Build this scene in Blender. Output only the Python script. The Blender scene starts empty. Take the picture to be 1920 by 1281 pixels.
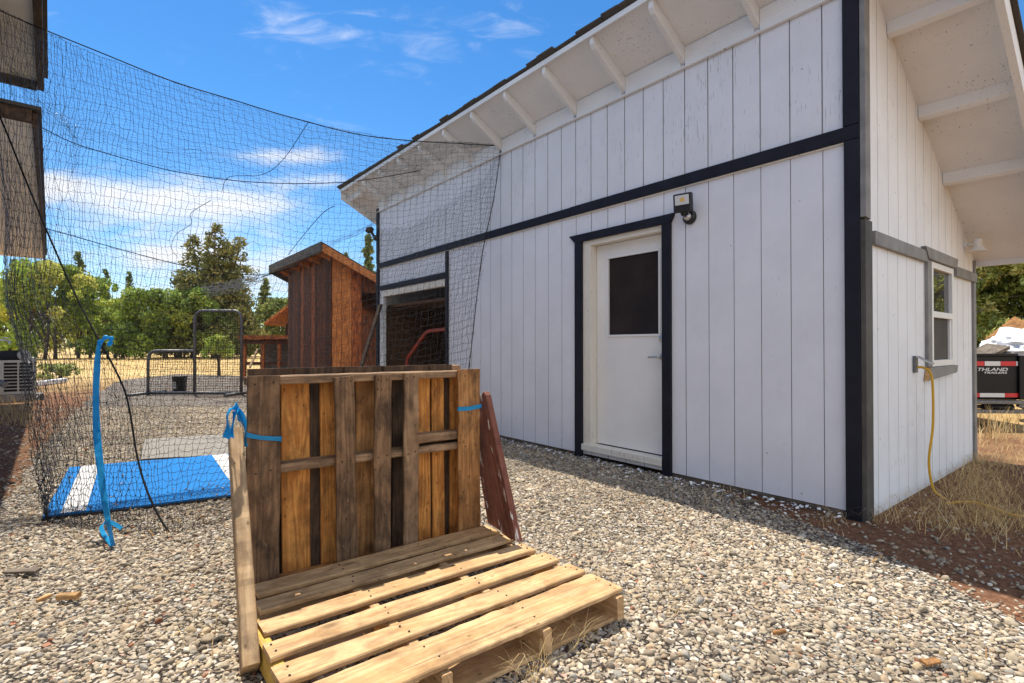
import bpy, math, random
import numpy as np
from mathutils import Vector, Matrix, noise as mnoise
R = math.radians
rnd = random.Random(7)
rng = np.random.default_rng(11)
scene = bpy.context.scene
COL = scene.collection

# ------------------------------------------------------------------ camera model
F = 985.0; S = 1.1; PITCH = R(.55)
def ray(px, py):
    a = (px - 960) / F; b = (640.5 - py) / F
    return Vector((a, math.cos(PITCH) - b * math.sin(PITCH), math.sin(PITCH) + b * math.cos(PITCH)))
EYE = Vector((0, 0, S))
def gnd(px, py, z=0.0):
    r = ray(px, py); t = (z - S) / r.z
    return EYE + r * t
def at(px, py, d):                      # d = distance along +Y in metres
    r = ray(px, py)
    return EYE + r * (d / r.y)
U = Vector((-.623, .782, 0)).normalized()      # along the front wall, away from the corner
V = Vector((U.y, -U.x, 0))                     # along the side wall, away from the corner
CORNER = gnd(1620, 977)

cam_d = bpy.data.cameras.new('camera'); cam = bpy.data.objects.new('camera', cam_d); COL.objects.link(cam)
cam.location = EYE; cam.rotation_euler = (R(90) + PITCH, 0, 0)
cam_d.sensor_width = 36; cam_d.lens = F / 1920 * 36; cam_d.clip_end = 2000; cam_d.clip_start = .05
scene.camera = cam

# ------------------------------------------------------------------ mesh helper
class MB:
    def __init__(s): s.v = []; s.f = []; s.m = []; s.sm = []
    def quad(s, pts, m=0, smooth=False):
        n = len(s.v); s.v += [tuple(p) for p in pts]; s.f.append(tuple(range(n, n + len(pts)))); s.m.append(m); s.sm.append(smooth)
    def box(s, lo, hi, m=0):
        x0, y0, z0 = lo; x1, y1, z1 = hi
        s.hexa([(x0,y0,z0),(x1,y0,z0),(x1,y1,z0),(x0,y1,z0),(x0,y0,z1),(x1,y0,z1),(x1,y1,z1),(x0,y1,z1)], m)
    def hexa(s, p, m=0):
        n = len(s.v); s.v += [tuple(q) for q in p]
        for f in ((0,3,2,1),(4,5,6,7),(0,1,5,4),(1,2,6,5),(2,3,7,6),(3,0,4,7)):
            s.f.append(tuple(n + i for i in f)); s.m.append(m); s.sm.append(False)
    def beam(s, a, b, w, t, up=(0,0,1), m=0):          # rectangular bar a->b; w across, t along up
        a = Vector(a); b = Vector(b); d = (b - a).normalized(); up = Vector(up)
        sx = d.cross(up).normalized(); uy = sx.cross(d).normalized()
        sx *= w / 2; uy *= t / 2
        s.hexa([a-sx-uy, b-sx-uy, b+sx-uy, a+sx-uy, a-sx+uy, b-sx+uy, b+sx+uy, a+sx+uy], m)
    def prism(s, poly, off, m=0):                       # closed polygon extruded by off
        off = Vector(off); n = len(s.v); k = len(poly)
        s.v += [tuple(p) for p in poly] + [tuple(Vector(p) + off) for p in poly]
        s.f.append(tuple(n + i for i in reversed(range(k)))); s.f.append(tuple(n + k + i for i in range(k)))
        for i in range(k):
            j = (i + 1) % k; s.f.append((n+i, n+j, n+k+j, n+k+i))
        s.m += [m] * (k + 2); s.sm += [False] * (k + 2)
    def tube(s, path, r, n=8, m=0, cap=True, smooth=True):
        path = [Vector(p) for p in path]; k = len(path); rr = r if isinstance(r, (list, tuple)) else [r] * k
        base = len(s.v); ref = None
        for i, p in enumerate(path):
            d = (path[min(i + 1, k - 1)] - path[max(i - 1, 0)])
            d = d.normalized() if d.length > 1e-9 else Vector((0, 0, 1))
            if ref is None: ref = Vector((0, 0, 1)) if abs(d.z) < .9 else Vector((1, 0, 0))
            a = d.cross(ref).normalized(); b = a.cross(d).normalized(); ref = b
            for j in range(n):
                t = 2 * math.pi * j / n
                s.v.append(tuple(p + a * math.cos(t) * rr[i] + b * math.sin(t) * rr[i]))
        for i in range(k - 1):
            for j in range(n):
                j2 = (j + 1) % n
                s.f.append((base+i*n+j, base+i*n+j2, base+(i+1)*n+j2, base+(i+1)*n+j)); s.m.append(m); s.sm.append(smooth)
        if cap:
            s.f.append(tuple(base + j for j in reversed(range(n)))); s.m.append(m); s.sm.append(False)
            s.f.append(tuple(base + (k-1)*n + j for j in range(n))); s.m.append(m); s.sm.append(False)
    def lathe(s, prof, n=20, origin=(0,0,0), axis=(0,0,1), m=0):      # prof: (radius, height)
        ax = Vector(axis).normalized(); ref = Vector((1,0,0)) if abs(ax.x) < .9 else Vector((0,1,0))
        a = ax.cross(ref).normalized(); b = ax.cross(a); o = Vector(origin); base = len(s.v)
        for r, h in prof:
            for j in range(n):
                t = 2 * math.pi * j / n; s.v.append(tuple(o + ax * h + (a * math.cos(t) + b * math.sin(t)) * max(r, 1e-4)))
        for i in range(len(prof) - 1):
            for j in range(n):
                j2 = (j + 1) % n; s.f.append((base+i*n+j, base+i*n+j2, base+(i+1)*n+j2, base+(i+1)*n+j)); s.m.append(m); s.sm.append(True)
    def build(s, name, mats, parent=None, loc=None, bevel=0, rot=None):
        me = bpy.data.meshes.new(name); me.from_pydata(s.v, [], s.f); me.update()
        me.polygons.foreach_set('material_index', s.m); me.polygons.foreach_set('use_smooth', s.sm)
        for m in (mats if isinstance(mats, (list, tuple)) else [mats]): me.materials.append(m)
        o = bpy.data.objects.new(name, me); COL.objects.link(o)
        if parent: o.parent = parent
        if loc is not None: o.location = loc
        if rot is not None: o.rotation_euler = rot
        if bevel:
            b = o.modifiers.new('bevel', 'BEVEL'); b.width = bevel; b.segments = 2; b.limit_method = 'ANGLE'
        return o
def np_mesh(name, verts, faces, mat, parent=None, loc=None, smooth=False, colors=None):
    """numpy mesh: verts (n,3), faces (m,k)."""
    me = bpy.data.meshes.new(name); n = len(verts); m, k = faces.shape
    me.vertices.add(n); me.vertices.foreach_set('co', np.ascontiguousarray(verts, dtype=np.float32).ravel())
    me.loops.add(m * k); me.loops.foreach_set('vertex_index', np.ascontiguousarray(faces, dtype=np.int32).ravel())
    me.polygons.add(m); me.polygons.foreach_set('loop_start', np.arange(0, m * k, k, dtype=np.int32))
    me.polygons.foreach_set('use_smooth', np.full(m, smooth))
    me.update(calc_edges=True)
    if colors is not None:
        a = me.color_attributes.new('tint', 'FLOAT_COLOR', 'POINT')
        a.data.foreach_set('color', np.concatenate([colors, np.ones((n, 1))], 1).astype(np.float32).ravel())
    me.materials.append(mat)
    o = bpy.data.objects.new(name, me); COL.objects.link(o)
    if parent: o.parent = parent
    if loc is not None: o.location = loc
    return o
def tag(o, label=None, cat=None, group=None, kind=None):
    if label: o['label'] = label
    if cat: o['category'] = cat
    if group: o['group'] = group
    if kind: o['kind'] = kind
    return o
def thing(name, label, cat, loc=(0,0,0), rz=0, group=None):
    o = bpy.data.objects.new(name, None); COL.objects.link(o); o.empty_display_size = .2
    o.location = loc; o.rotation_euler = (0, 0, rz)
    return tag(o, label, cat, group)

# ------------------------------------------------------------------ materials
def nt(name):
    m = bpy.data.materials.new(name); m.use_nodes = True; t = m.node_tree; t.nodes.clear()
    out = t.nodes.new('ShaderNodeOutputMaterial'); b = t.nodes.new('ShaderNodeBsdfPrincipled')
    t.links.new(b.outputs[0], out.inputs[0]); return m, t, b
def N(t, typ, **kw):
    n = t.nodes.new(typ)
    for k, v in kw.items():
        if k.startswith('_'): setattr(n, k[1:], v)
        else:
            key = int(k[1:]) if k[0] == 'i' and k[1:].isdigit() else k
            n.inputs[key].default_value = v
    return n
def L(t, a, b): t.links.new(a, b)
def ramp(t, fac, stops):
    r = t.nodes.new('ShaderNodeValToRGB'); L(t, fac, r.inputs[0]); e = r.color_ramp.elements
    while len(e) < len(stops): e.new(.5)
    for i, (p, c) in enumerate(stops): e[i].position = p; e[i].color = (*c, 1) if len(c) == 3 else c
    return r
def mixc(t, fac, a, b):
    m = t.nodes.new('ShaderNodeMix'); m.data_type = 'RGBA'
    for val, idx in ((fac, 0), (a, 6), (b, 7)):
        if hasattr(val, 'links') or hasattr(val, 'is_linked'): L(t, val, m.inputs[idx])
        elif isinstance(val, (int, float)): m.inputs[idx].default_value = val
        else: m.inputs[idx].default_value = (*val, 1)
    return m.outputs[2]
def coords(t, scale=(1,1,1), per_object=True, kind='Object'):
    tc = N(t, 'ShaderNodeTexCoord'); mp = N(t, 'ShaderNodeMapping'); mp.inputs['Scale'].default_value = scale
    src = tc.outputs[kind]
    if per_object:
        oi = N(t, 'ShaderNodeObjectInfo'); mu = N(t, 'ShaderNodeMath', _operation='MULTIPLY', i1=53.0); L(t, oi.outputs['Random'], mu.inputs[0])
        ad = N(t, 'ShaderNodeVectorMath', _operation='ADD'); L(t, src, ad.inputs[0]); L(t, mu.outputs[0], ad.inputs[1]); src = ad.outputs[0]
    L(t, src, mp.inputs[0]); return mp.outputs[0]
def noise(t, vec, scale, detail=4, rough=.55, dist=0):
    n = N(t, 'ShaderNodeTexNoise', Scale=scale, Detail=detail, Roughness=rough, Distortion=dist); L(t, vec, n.inputs['Vector']); return n.outputs['Fac']
def bump(t, b, h, strength=.3, dist=.01):
    n = N(t, 'ShaderNodeBump', Strength=strength, Distance=dist); L(t, h, n.inputs['Height']); L(t, n.outputs[0], b.inputs['Normal'])

def mat_plain(name, col, rough=.6, metal=0, var=.12, scale=6, bmp=.0, bscale=60, spec=.5):
    m, t, b = nt(name); c = coords(t)
    n = noise(t, c, scale, 5)
    lo = tuple(x * (1 - var) for x in col); hi = tuple(min(1, x * (1 + var)) for x in col)
    r = ramp(t, n, [(.3, lo), (.7, hi)]); L(t, r.outputs[0], b.inputs['Base Color'])
    b.inputs['Roughness'].default_value = rough; b.inputs['Metallic'].default_value = metal; b.inputs['Specular IOR Level'].default_value = spec
    if bmp: bump(t, b, noise(t, c, bscale, 3), bmp, .004)
    return m
def mat_paint(name, col, chips=.5, chipcol=(.28,.26,.24), vertical='Z', fleck=(90, 90, 7), rough=.55):
    """old house paint on rough-sawn ply: grain relief and sparse dark checks along the grain"""
    m, t, b = nt(name)
    c = coords(t, per_object=False)
    mp = N(t, 'ShaderNodeMapping'); mp.inputs['Scale'].default_value = fleck; L(t, c, mp.inputs[0])
    g = noise(t, mp.outputs[0], 1.0, 4, .6)
    mp2 = N(t, 'ShaderNodeMapping'); mp2.inputs['Scale'].default_value = tuple(x * 1.7 for x in fleck); L(t, c, mp2.inputs[0])
    fl = noise(t, mp2.outputs[0], 1.0, 2, .5)
    area = noise(t, c, 1.3, 3)
    ms = N(t, 'ShaderNodeMath', _operation='MULTIPLY_ADD', i1=.34, i2=-.17); L(t, area, ms.inputs[0])
    ad = N(t, 'ShaderNodeMath', _operation='ADD'); L(t, fl, ad.inputs[0]); L(t, ms.outputs[0], ad.inputs[1])
    rr = ramp(t, ad.outputs[0], [(.74 - .06 * chips, (0,0,0)), (.80 - .06 * chips, (1,1,1))])
    big = noise(t, c, 2.2, 5, .6)
    base = ramp(t, big, [(.3, tuple(x * .93 for x in col)), (.7, tuple(min(1, x * 1.03) for x in col))])
    vd = N(t, 'ShaderNodeTexVoronoi', Scale=8.0); L(t, c, vd.inputs['Vector']); vs2 = N(t, 'ShaderNodeSeparateColor'); L(t, vd.outputs['Color'], vs2.inputs[0])
    vl = N(t, 'ShaderNodeMath', _operation='LESS_THAN', i1=.22); L(t, vs2.outputs[0], vl.inputs[0]); vr = ramp(t, vd.outputs['Distance'], [(.03, (.6,.6,.6)), (.07, (0,0,0))])
    vm = N(t, 'ShaderNodeMath', _operation='MULTIPLY'); L(t, vl.outputs[0], vm.inputs[0]); L(t, vr.outputs[0], vm.inputs[1])
    smg = noise(t, c, .9, 6, .7); smr = ramp(t, smg, [(.50, (0,0,0)), (.78, (.22,.22,.22))])
    c1 = mixc(t, smr.outputs[0], base.outputs[0], tuple(x * .62 for x in col)); c1 = mixc(t, vm.outputs[0], c1, (.2,.17,.15))
    L(t, mixc(t, rr.outputs[0], c1, chipcol), b.inputs['Base Color'])
    b.inputs['Roughness'].default_value = rough; b.inputs['Specular IOR Level'].default_value = .35
    bump(t, b, g, .35, .004)
    return m
def mat_wood(name, light, dark, stain=(.06,.045,.035), stain_amt=.3, ring=9, rough=.75, grain=.5, knots=True, wear=0, specks=0):
    """board wood; grain runs along the object's local X"""
    m, t, b = nt(name)
    c = coords(t)
    mp = N(t, 'ShaderNodeMapping'); mp.inputs['Scale'].default_value = (.55, 7, 7); L(t, c, mp.inputs[0])
    w1 = noise(t, mp.outputs[0], 1.6, 3, .5, .4)
    mu = N(t, 'ShaderNodeMath', _operation='MULTIPLY', i1=ring * 6.0); L(t, w1, mu.inputs[0])
    sn = N(t, 'ShaderNodeMath', _operation='SINE'); L(t, mu.outputs[0], sn.inputs[0])
    rn = N(t, 'ShaderNodeMath', _operation='MULTIPLY_ADD', i1=.5, i2=.5); L(t, sn.outputs[0], rn.inputs[0])
    mp2 = N(t, 'ShaderNodeMapping'); mp2.inputs['Scale'].default_value = (8, 130, 130); L(t, c, mp2.inputs[0])
    fine = noise(t, mp2.outputs[0], 1.0, 3, .6)
    mx = N(t, 'ShaderNodeMath', _operation='MULTIPLY_ADD', i1=.42); L(t, fine, mx.inputs[0])
    h2 = N(t, 'ShaderNodeMath', _operation='MULTIPLY', i1=grain); L(t, rn.outputs[0], h2.inputs[0]); L(t, h2.outputs[0], mx.inputs[2])
    r = ramp(t, mx.outputs[0], [(.12, light), (.85, dark)])
    col = r.outputs[0]
    # weather stains: long blotches, plus mottling
    mp3 = N(t, 'ShaderNodeMapping'); mp3.inputs['Scale'].default_value = (4.5, 10, 10); L(t, c, mp3.inputs[0])
    st = noise(t, mp3.outputs[0], 1.3, 6, .65, .6)
    sr = ramp(t, st, [(.62 - .35 * stain_amt, (0,0,0)), (.80 - .22 * stain_amt, (1,1,1))])
    sm = N(t, 'ShaderNodeMath', _operation='MULTIPLY', i1=.8); L(t, sr.outputs[0], sm.inputs[0])
    col = mixc(t, sm.outputs[0], col, stain)
    mot = noise(t, c, 11, 6, .7); mo_r = ramp(t, mot, [(.3, (.66,.64,.62)), (.62, (1.06,1.05,1.03))])
    mm = t.nodes.new('ShaderNodeMix'); mm.data_type = 'RGBA'; mm.blend_type = 'MULTIPLY'; mm.inputs[0].default_value = .85
    L(t, col, mm.inputs[6]); L(t, mo_r.outputs[0], mm.inputs[7]); col = mm.outputs[2]
    # pale scuffs
    if wear:
        mp4 = N(t, 'ShaderNodeMapping'); mp4.inputs['Scale'].default_value = (14, 40, 40); mp4.inputs['Rotation'].default_value = (0, 0, .5); L(t, c, mp4.inputs[0])
        wn = noise(t, mp4.outputs[0], 1.2, 5, .7, 1.2)
        wr = ramp(t, wn, [(.60, (0,0,0)), (.72, (1,1,1))])
        wm = N(t, 'ShaderNodeMath', _operation='MULTIPLY', i1=wear); L(t, wr.outputs[0], wm.inputs[0])
        col = mixc(t, wm.outputs[0], col, tuple(min(1, x * 1.2 + .05) for x in light))
    # knots and nail holes
    if knots:
        mk = N(t, 'ShaderNodeMapping'); mk.inputs['Scale'].default_value = (3.2, 8, 8); L(t, c, mk.inputs[0])
        vo = N(t, 'ShaderNodeTexVoronoi', Scale=1.0); L(t, mk.outputs[0], vo.inputs['Vector'])
        kr = ramp(t, vo.outputs['Distance'], [(.05, (1,1,1)), (.17, (0,0,0))])
        km = N(t, 'ShaderNodeMath', _operation='MULTIPLY', i1=.75); L(t, kr.outputs[0], km.inputs[0])
        col = mixc(t, km.outputs[0], col, tuple(x * .35 for x in dark))
    if specks:       # dents, nail marks and grime specks
        ms_ = N(t, 'ShaderNodeMapping'); ms_.inputs['Scale'].default_value = (26, 44, 44); L(t, c, ms_.inputs[0])
        v2 = N(t, 'ShaderNodeTexVoronoi', Scale=1.0); L(t, ms_.outputs[0], v2.inputs['Vector'])
        pick = N(t, 'ShaderNodeSeparateColor'); L(t, v2.outputs['Color'], pick.inputs[0])
        gt = N(t, 'ShaderNodeMath', _operation='LESS_THAN', i1=.16 * specks); L(t, pick.outputs[0], gt.inputs[0])
        sp = ramp(t, v2.outputs['Distance'], [(.10, (1,1,1)), (.30, (0,0,0))])
        sq = N(t, 'ShaderNodeMath', _operation='MULTIPLY'); L(t, gt.outputs[0], sq.inputs[0]); L(t, sp.outputs[0], sq.inputs[1])
        sr2 = N(t, 'ShaderNodeMath', _operation='MULTIPLY', i1=.75); L(t, sq.outputs[0], sr2.inputs[0])
        col = mixc(t, sr2.outputs[0], col, tuple(x * .3 for x in dark))
        mc = N(t, 'ShaderNodeMapping'); mc.inputs['Scale'].default_value = (1.1, 60, 60); L(t, c, mc.inputs[0])
        ck = noise(t, mc.outputs[0], 1.0, 2, .5); cr_ = ramp(t, ck, [(.27, (1,1,1)), (.31, (0,0,0))])
        cm_ = N(t, 'ShaderNodeMath', _operation='MULTIPLY', i1=.7 * specks); L(t, cr_.outputs[0], cm_.inputs[0])
        col = mixc(t, cm_.outputs[0], col, tuple(x * .35 for x in dark))
    L(t, col, b.inputs['Base Color'])
    b.inputs['Roughness'].default_value = rough; b.inputs['Specular IOR Level'].default_value = .25
    hb = N(t, 'ShaderNodeMath', _operation='MULTIPLY_ADD', i1=.5); L(t, rn.outputs[0], hb.inputs[0]); L(t, fine, hb.inputs[2])
    bump(t, b, hb.outputs[0], .35, .003)
    return m
def mat_tint(name, rough=.85, bscale=90, bstr=.5, spec=.25, trans=None):
    m, t, b = nt(name)
    a = N(t, 'ShaderNodeVertexColor', _layer_name='tint')
    c = coords(t, per_object=False); n = noise(t, c, bscale, 4, .65)
    v = ramp(t, n, [(.25, (.72,.72,.72)), (.75, (1.15,1.15,1.15))])
    mu = t.nodes.new('ShaderNodeMix'); mu.data_type = 'RGBA'; mu.blend_type = 'MULTIPLY'; mu.inputs[0].default_value = 1
    L(t, a.outputs[0], mu.inputs[6]); L(t, v.outputs[0], mu.inputs[7]); L(t, mu.outputs[2], b.inputs['Base Color'])
    b.inputs['Roughness'].default_value = rough; b.inputs['Specular IOR Level'].default_value = spec
    if bstr: bump(t, b, n, bstr, .004)
    if trans is not None:
        tr = N(t, 'ShaderNodeBsdfTranslucent'); L(t, mu.outputs[2], tr.inputs[0]); ms = N(t, 'ShaderNodeMixShader', i0=trans)
        L(t, b.outputs[0], ms.inputs[1]); L(t, tr.outputs[0], ms.inputs[2])
        L(t, ms.outputs[0], [x for x in t.nodes if x.type == 'OUTPUT_MATERIAL'][0].inputs[0])
    return m

M = {}
M['white'] = mat_paint('white_wall_paint', (.79,.79,.835), chips=.25, fleck=(150, 150, 5))
M['white_upper'] = mat_paint('weathered_white_paint', (.785,.785,.82), chips=.9, fleck=(150, 150, 5))
M['white_side'] = mat_paint('side_wall_paint', (.85,.855,.86), chips=.7, fleck=(150,150,5))  # lighter than the front wall paint: bounced light put into the colour
M['soffit'] = mat_paint('soffit_paint', (.84,.83,.815), chips=.9, fleck=(60, 7, 60))
M['rafter'] = mat_paint('rafter_paint', (.82,.81,.79), chips=.5, fleck=(60, 7, 60))
M['cream'] = mat_paint('cream_jamb_paint', (.80,.74,.64), chips=.9)
M['navy'] = mat_plain('navy_trim_paint', (.014,.014,.022), .6, var=.25, bmp=.3, bscale=40, spec=.22)
M['rope'] = mat_plain('black_rope', (.012,.012,.012), .85, var=.3, bmp=.5, bscale=200, spec=.12)
M['corner_grey'] = mat_plain('corner_side_paint', (.085,.078,.07), .6, var=.3, bmp=.4, bscale=40, spec=.3)
M['groove'] = mat_plain('groove_shade', (.36,.355,.36), .8, var=.2)  # darker than the siding: recess shade put into the colour
M['grey_trim'] = mat_plain('grey_trim_paint', (.22,.21,.20), .6, var=.25, bmp=.4, bscale=40)
M['door'] = mat_plain('door_paint', (.82,.80,.77), .42, var=.07, scale=1.6)
M['vinyl'] = mat_plain('window_vinyl', (.82,.80,.76), .4, var=.04)
M['steel'] = mat_plain('brushed_steel', (.55,.54,.52), .3, 1, var=.1)
M['galv'] = mat_plain('galvanised_pipe', (.17,.17,.175), .5, .6, var=.25, scale=20)
M['black'] = mat_plain('black_plastic', (.012,.012,.013), .4, var=.2)
M['black_paint'] = mat_plain('black_trailer_paint', (.008,.008,.009), .45, var=.3, scale=3, spec=.25)
M['red_reflect'] = mat_plain('red_reflective_tape', (.55,.02,.025), .35, var=.1)
M['white_reflect'] = mat_plain('silver_reflective_tape', (.62,.62,.62), .35, var=.08)
M['lettering'] = mat_plain('pale_lettering', (.62,.62,.62), .4, var=.06)
M['tarp'] = mat_plain('white_tarp', (.75,.75,.76), .55, var=.08, bmp=.4, bscale=8)
M['concrete'] = mat_plain('concrete', (.30,.28,.25), .9, var=.25, scale=9, bmp=.4)
M['ac'] = mat_plain('cream_metal', (.62,.60,.54), .45, var=.05)
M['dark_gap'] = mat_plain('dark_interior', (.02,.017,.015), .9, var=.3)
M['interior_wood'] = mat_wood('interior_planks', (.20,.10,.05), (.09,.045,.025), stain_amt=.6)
M['red_tube'] = mat_plain('red_painted_tube', (.42,.06,.035), .45, var=.2)
M['cord'] = mat_plain('yellow_rubber', (.62,.34,.01), .45, var=.08)
M['mat_grey'] = mat_plain('grey_rubber_mat', (.21,.19,.165), .8, var=.14, scale=14, bmp=.3)
M['ribbon'] = None
M['wood_new'] = mat_wood('fresh_pine', (.64,.43,.235), (.45,.27,.12), stain=(.26,.15,.075), stain_amt=.36, specks=.8)
M['wood_amber'] = mat_wood('amber_pine', (.80,.37,.095), (.46,.17,.04), stain=(.10,.045,.018), stain_amt=.40, specks=.7)
M['wood_tan'] = mat_wood('tan_pine', (.56,.29,.11), (.32,.145,.05), stain=(.075,.04,.022), stain_amt=.52, specks=.8)
M['wood_brown'] = mat_wood('weathered_brown_board', (.32,.19,.10), (.155,.088,.048), stain=(.045,.029,.020), stain_amt=.68, wear=.6, specks=1)
M['wood_grey'] = mat_wood('weathered_grey_board', (.42,.27,.155), (.24,.145,.08), stain=(.10,.064,.042), stain_amt=.5, wear=.4, specks=1)
M['wood_dark'] = mat_wood('dark_old_board', (.14,.085,.05), (.07,.045,.028), stain=(.03,.022,.018), stain_amt=.6)
M['wood_yellow'] = mat_wood('yellow_painted_stringer', (.66,.45,.10), (.50,.32,.07), stain=(.33,.22,.10), stain_amt=.4)
M['wood_brace'] = mat_wood('sunbleached_lumber', (.60,.42,.24), (.40,.25,.13), stain=(.19,.125,.08), stain_amt=.48, wear=.35, specks=.8)
M['wood_end'] = mat_wood('cut_wood_end', (.55,.33,.14), (.40,.22,.09), stain_amt=.1)
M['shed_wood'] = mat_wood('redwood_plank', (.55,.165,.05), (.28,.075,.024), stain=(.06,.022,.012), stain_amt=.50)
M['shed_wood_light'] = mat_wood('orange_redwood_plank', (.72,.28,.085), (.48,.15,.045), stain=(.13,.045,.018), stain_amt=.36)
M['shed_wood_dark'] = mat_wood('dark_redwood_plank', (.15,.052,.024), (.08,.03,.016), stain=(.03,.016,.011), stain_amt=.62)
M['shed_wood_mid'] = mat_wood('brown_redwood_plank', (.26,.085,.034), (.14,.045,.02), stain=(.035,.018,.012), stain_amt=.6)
M['old_grey'] = mat_wood('grey_barn_board', (.22,.18,.14), (.12,.095,.075), stain=(.05,.04,.03), stain_amt=.5)
M['bark'] = mat_plain('bark', (.10,.075,.055), .95, var=.4, scale=12, bmp=.8, bscale=30)
M['bark_grey'] = mat_plain('grey_bark', (.30,.26,.22), .95, var=.35, scale=12, bmp=.8, bscale=30)

def mat_glass_dark(name, col=(.012,.009,.008), rough=.04, spec=.5):
    m, t, b = nt(name); c = coords(t); n = noise(t, c, 2.5, 4)
    r = ramp(t, n, [(.3, col), (.8, tuple(x * 2.2 + .004 for x in col))]); L(t, r.outputs[0], b.inputs['Base Color'])
    b.inputs['Roughness'].default_value = rough; b.inputs['Specular IOR Level'].default_value = spec
    return m
M['glass'] = mat_glass_dark('dark_door_glass', (.016,.011,.010), .22, .35)
M['pane'] = mat_glass_dark('window_glass', (.02,.02,.018), .015, 1.0)
M['screen'] = mat_glass_dark('insect_screen', (.055,.048,.042), .7, .2)

def mat_shingle():
    m, t, b = nt('asphalt_shingle'); c = coords(t, per_object=False)
    n = noise(t, c, 55, 5, .7); n2 = noise(t, c, 3, 3)
    r = ramp(t, n, [(.3, (.03,.027,.025)), (.7, (.13,.115,.10))]); L(t, mixc(t, n2, r.outputs[0], (.09,.075,.06)), b.inputs['Base Color'])
    b.inputs['Roughness'].default_value = .95; bump(t, b, n, .8, .006); return m
M['shingle'] = mat_shingle()
def mat_ribbon():
    m, t, b = nt('blue_ribbon_fabric'); c = coords(t)
    n = noise(t, c, 18, 3); r = ramp(t, n, [(.3, (.015,.36,.72)), (.7, (.03,.47,.82))]); L(t, r.outputs[0], b.inputs['Base Color'])
    b.inputs['Roughness'].default_value = .45
    tr = N(t, 'ShaderNodeBsdfTranslucent'); L(t, r.outputs[0], tr.inputs[0]); ms = N(t, 'ShaderNodeMixShader', i0=.45)
    L(t, b.outputs[0], ms.inputs[1]); L(t, tr.outputs[0], ms.inputs[2]); L(t, ms.outputs[0], [x for x in t.nodes if x.type == 'OUTPUT_MATERIAL'][0].inputs[0])
    bump(t, b, n, .4, .004); return m
M['ribbon'] = mat_ribbon()
def mat_turf(name, c0, c1):
    m, t, b = nt(name); c = coords(t); n = noise(t, c, 160, 4, .7); n2 = noise(t, c, 6, 4)
    r = ramp(t, n, [(.3, c0), (.7, c1)]); L(t, mixc(t, n2, r.outputs[0], tuple(x * .85 for x in c1)), b.inputs['Base Color'])
    b.inputs['Roughness'].default_value = .9; b.inputs['Specular IOR Level'].default_value = .15
    bump(t, b, n, 1.0, .01); return m
M['turf_blue'] = mat_turf('blue_turf', (.01,.13,.45), (.03,.27,.72))
M['turf_white'] = mat_turf('white_turf', (.55,.55,.55), (.80,.80,.80))
def mat_net():
    m, t, b = nt('black_net_twine'); c = coords(t); n = noise(t, c, 3, 2)
    r = ramp(t, n, [(.3, (.012,.012,.012)), (.7, (.03,.028,.026))]); L(t, r.outputs[0], b.inputs['Base Color'])
    b.inputs['Roughness'].default_value = .38; b.inputs['Specular IOR Level'].default_value = .6; return m
M['net'] = mat_net()
M['stones'] = mat_tint('gravel_stone', .9, 70, .6)
M['straw'] = mat_tint('dry_straw', .8, 20, 0, trans=.3)
M['leaf'] = mat_tint('leaf', .55, 1.5, 0, trans=.45)
M['needle'] = mat_tint('needle_foliage', .65, 1.2, 0, trans=.22)

# ------------------------------------------------------------------ world, sun
SUN_EL = R(64.5); DEL = R(4.0)
hz = (U * math.cos(DEL) + V * math.sin(DEL)).normalized()
SUN = Vector((hz.x * math.cos(SUN_EL), hz.y * math.cos(SUN_EL), math.sin(SUN_EL)))
sd = bpy.data.lights.new('sun', 'SUN'); sd.energy = 4.3; sd.angle = R(.53); sd.color = (1, .93, .80)
so = bpy.data.objects.new('sun', sd); COL.objects.link(so); so.rotation_euler = SUN.to_track_quat('Z', 'Y').to_euler()
w = bpy.data.worlds.new('World'); scene.world = w; w.use_nodes = True; t = w.node_tree; t.nodes.clear()
wo = N(t, 'ShaderNodeOutputWorld'); bg = N(t, 'ShaderNodeBackground', Strength=.105); L(t, bg.outputs[0], wo.inputs[0])
sky = N(t, 'ShaderNodeTexSky', _sky_type='NISHITA', _sun_disc=False, _sun_elevation=SUN_EL, _sun_rotation=math.atan2(SUN.x, SUN.y),
        _altitude=900, _air_density=1.0, _dust_density=.06, _ozone_density=2.0)
tc = N(t, 'ShaderNodeTexCoord'); sx = N(t, 'ShaderNodeSeparateXYZ'); L(t, tc.outputs['Generated'], sx.inputs[0])
ymax = N(t, 'ShaderNodeMath', _operation='MAXIMUM', i1=.05); L(t, sx.outputs[1], ymax.inputs[0])
gx = N(t, 'ShaderNodeMath', _operation='DIVIDE'); L(t, sx.outputs[0], gx.inputs[0]); L(t, ymax.outputs[0], gx.inputs[1])
gz = N(t, 'ShaderNodeMath', _operation='DIVIDE'); L(t, sx.outputs[2], gz.inputs[0]); L(t, ymax.outputs[0], gz.inputs[1])
cv = N(t, 'ShaderNodeCombineXYZ'); L(t, gx.outputs[0], cv.inputs[0]); L(t, gz.outputs[0], cv.inputs[2])
nm = N(t, 'ShaderNodeMapping'); nm.inputs['Scale'].default_value = (5, 1, 15); L(t, cv.outputs[0], nm.inputs[0])
cn = N(t, 'ShaderNodeTexNoise', Scale=1.5, Detail=9, Roughness=.6, Distortion=.5); L(t, nm.outputs[0], cn.inputs['Vector'])
tot = None
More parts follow.
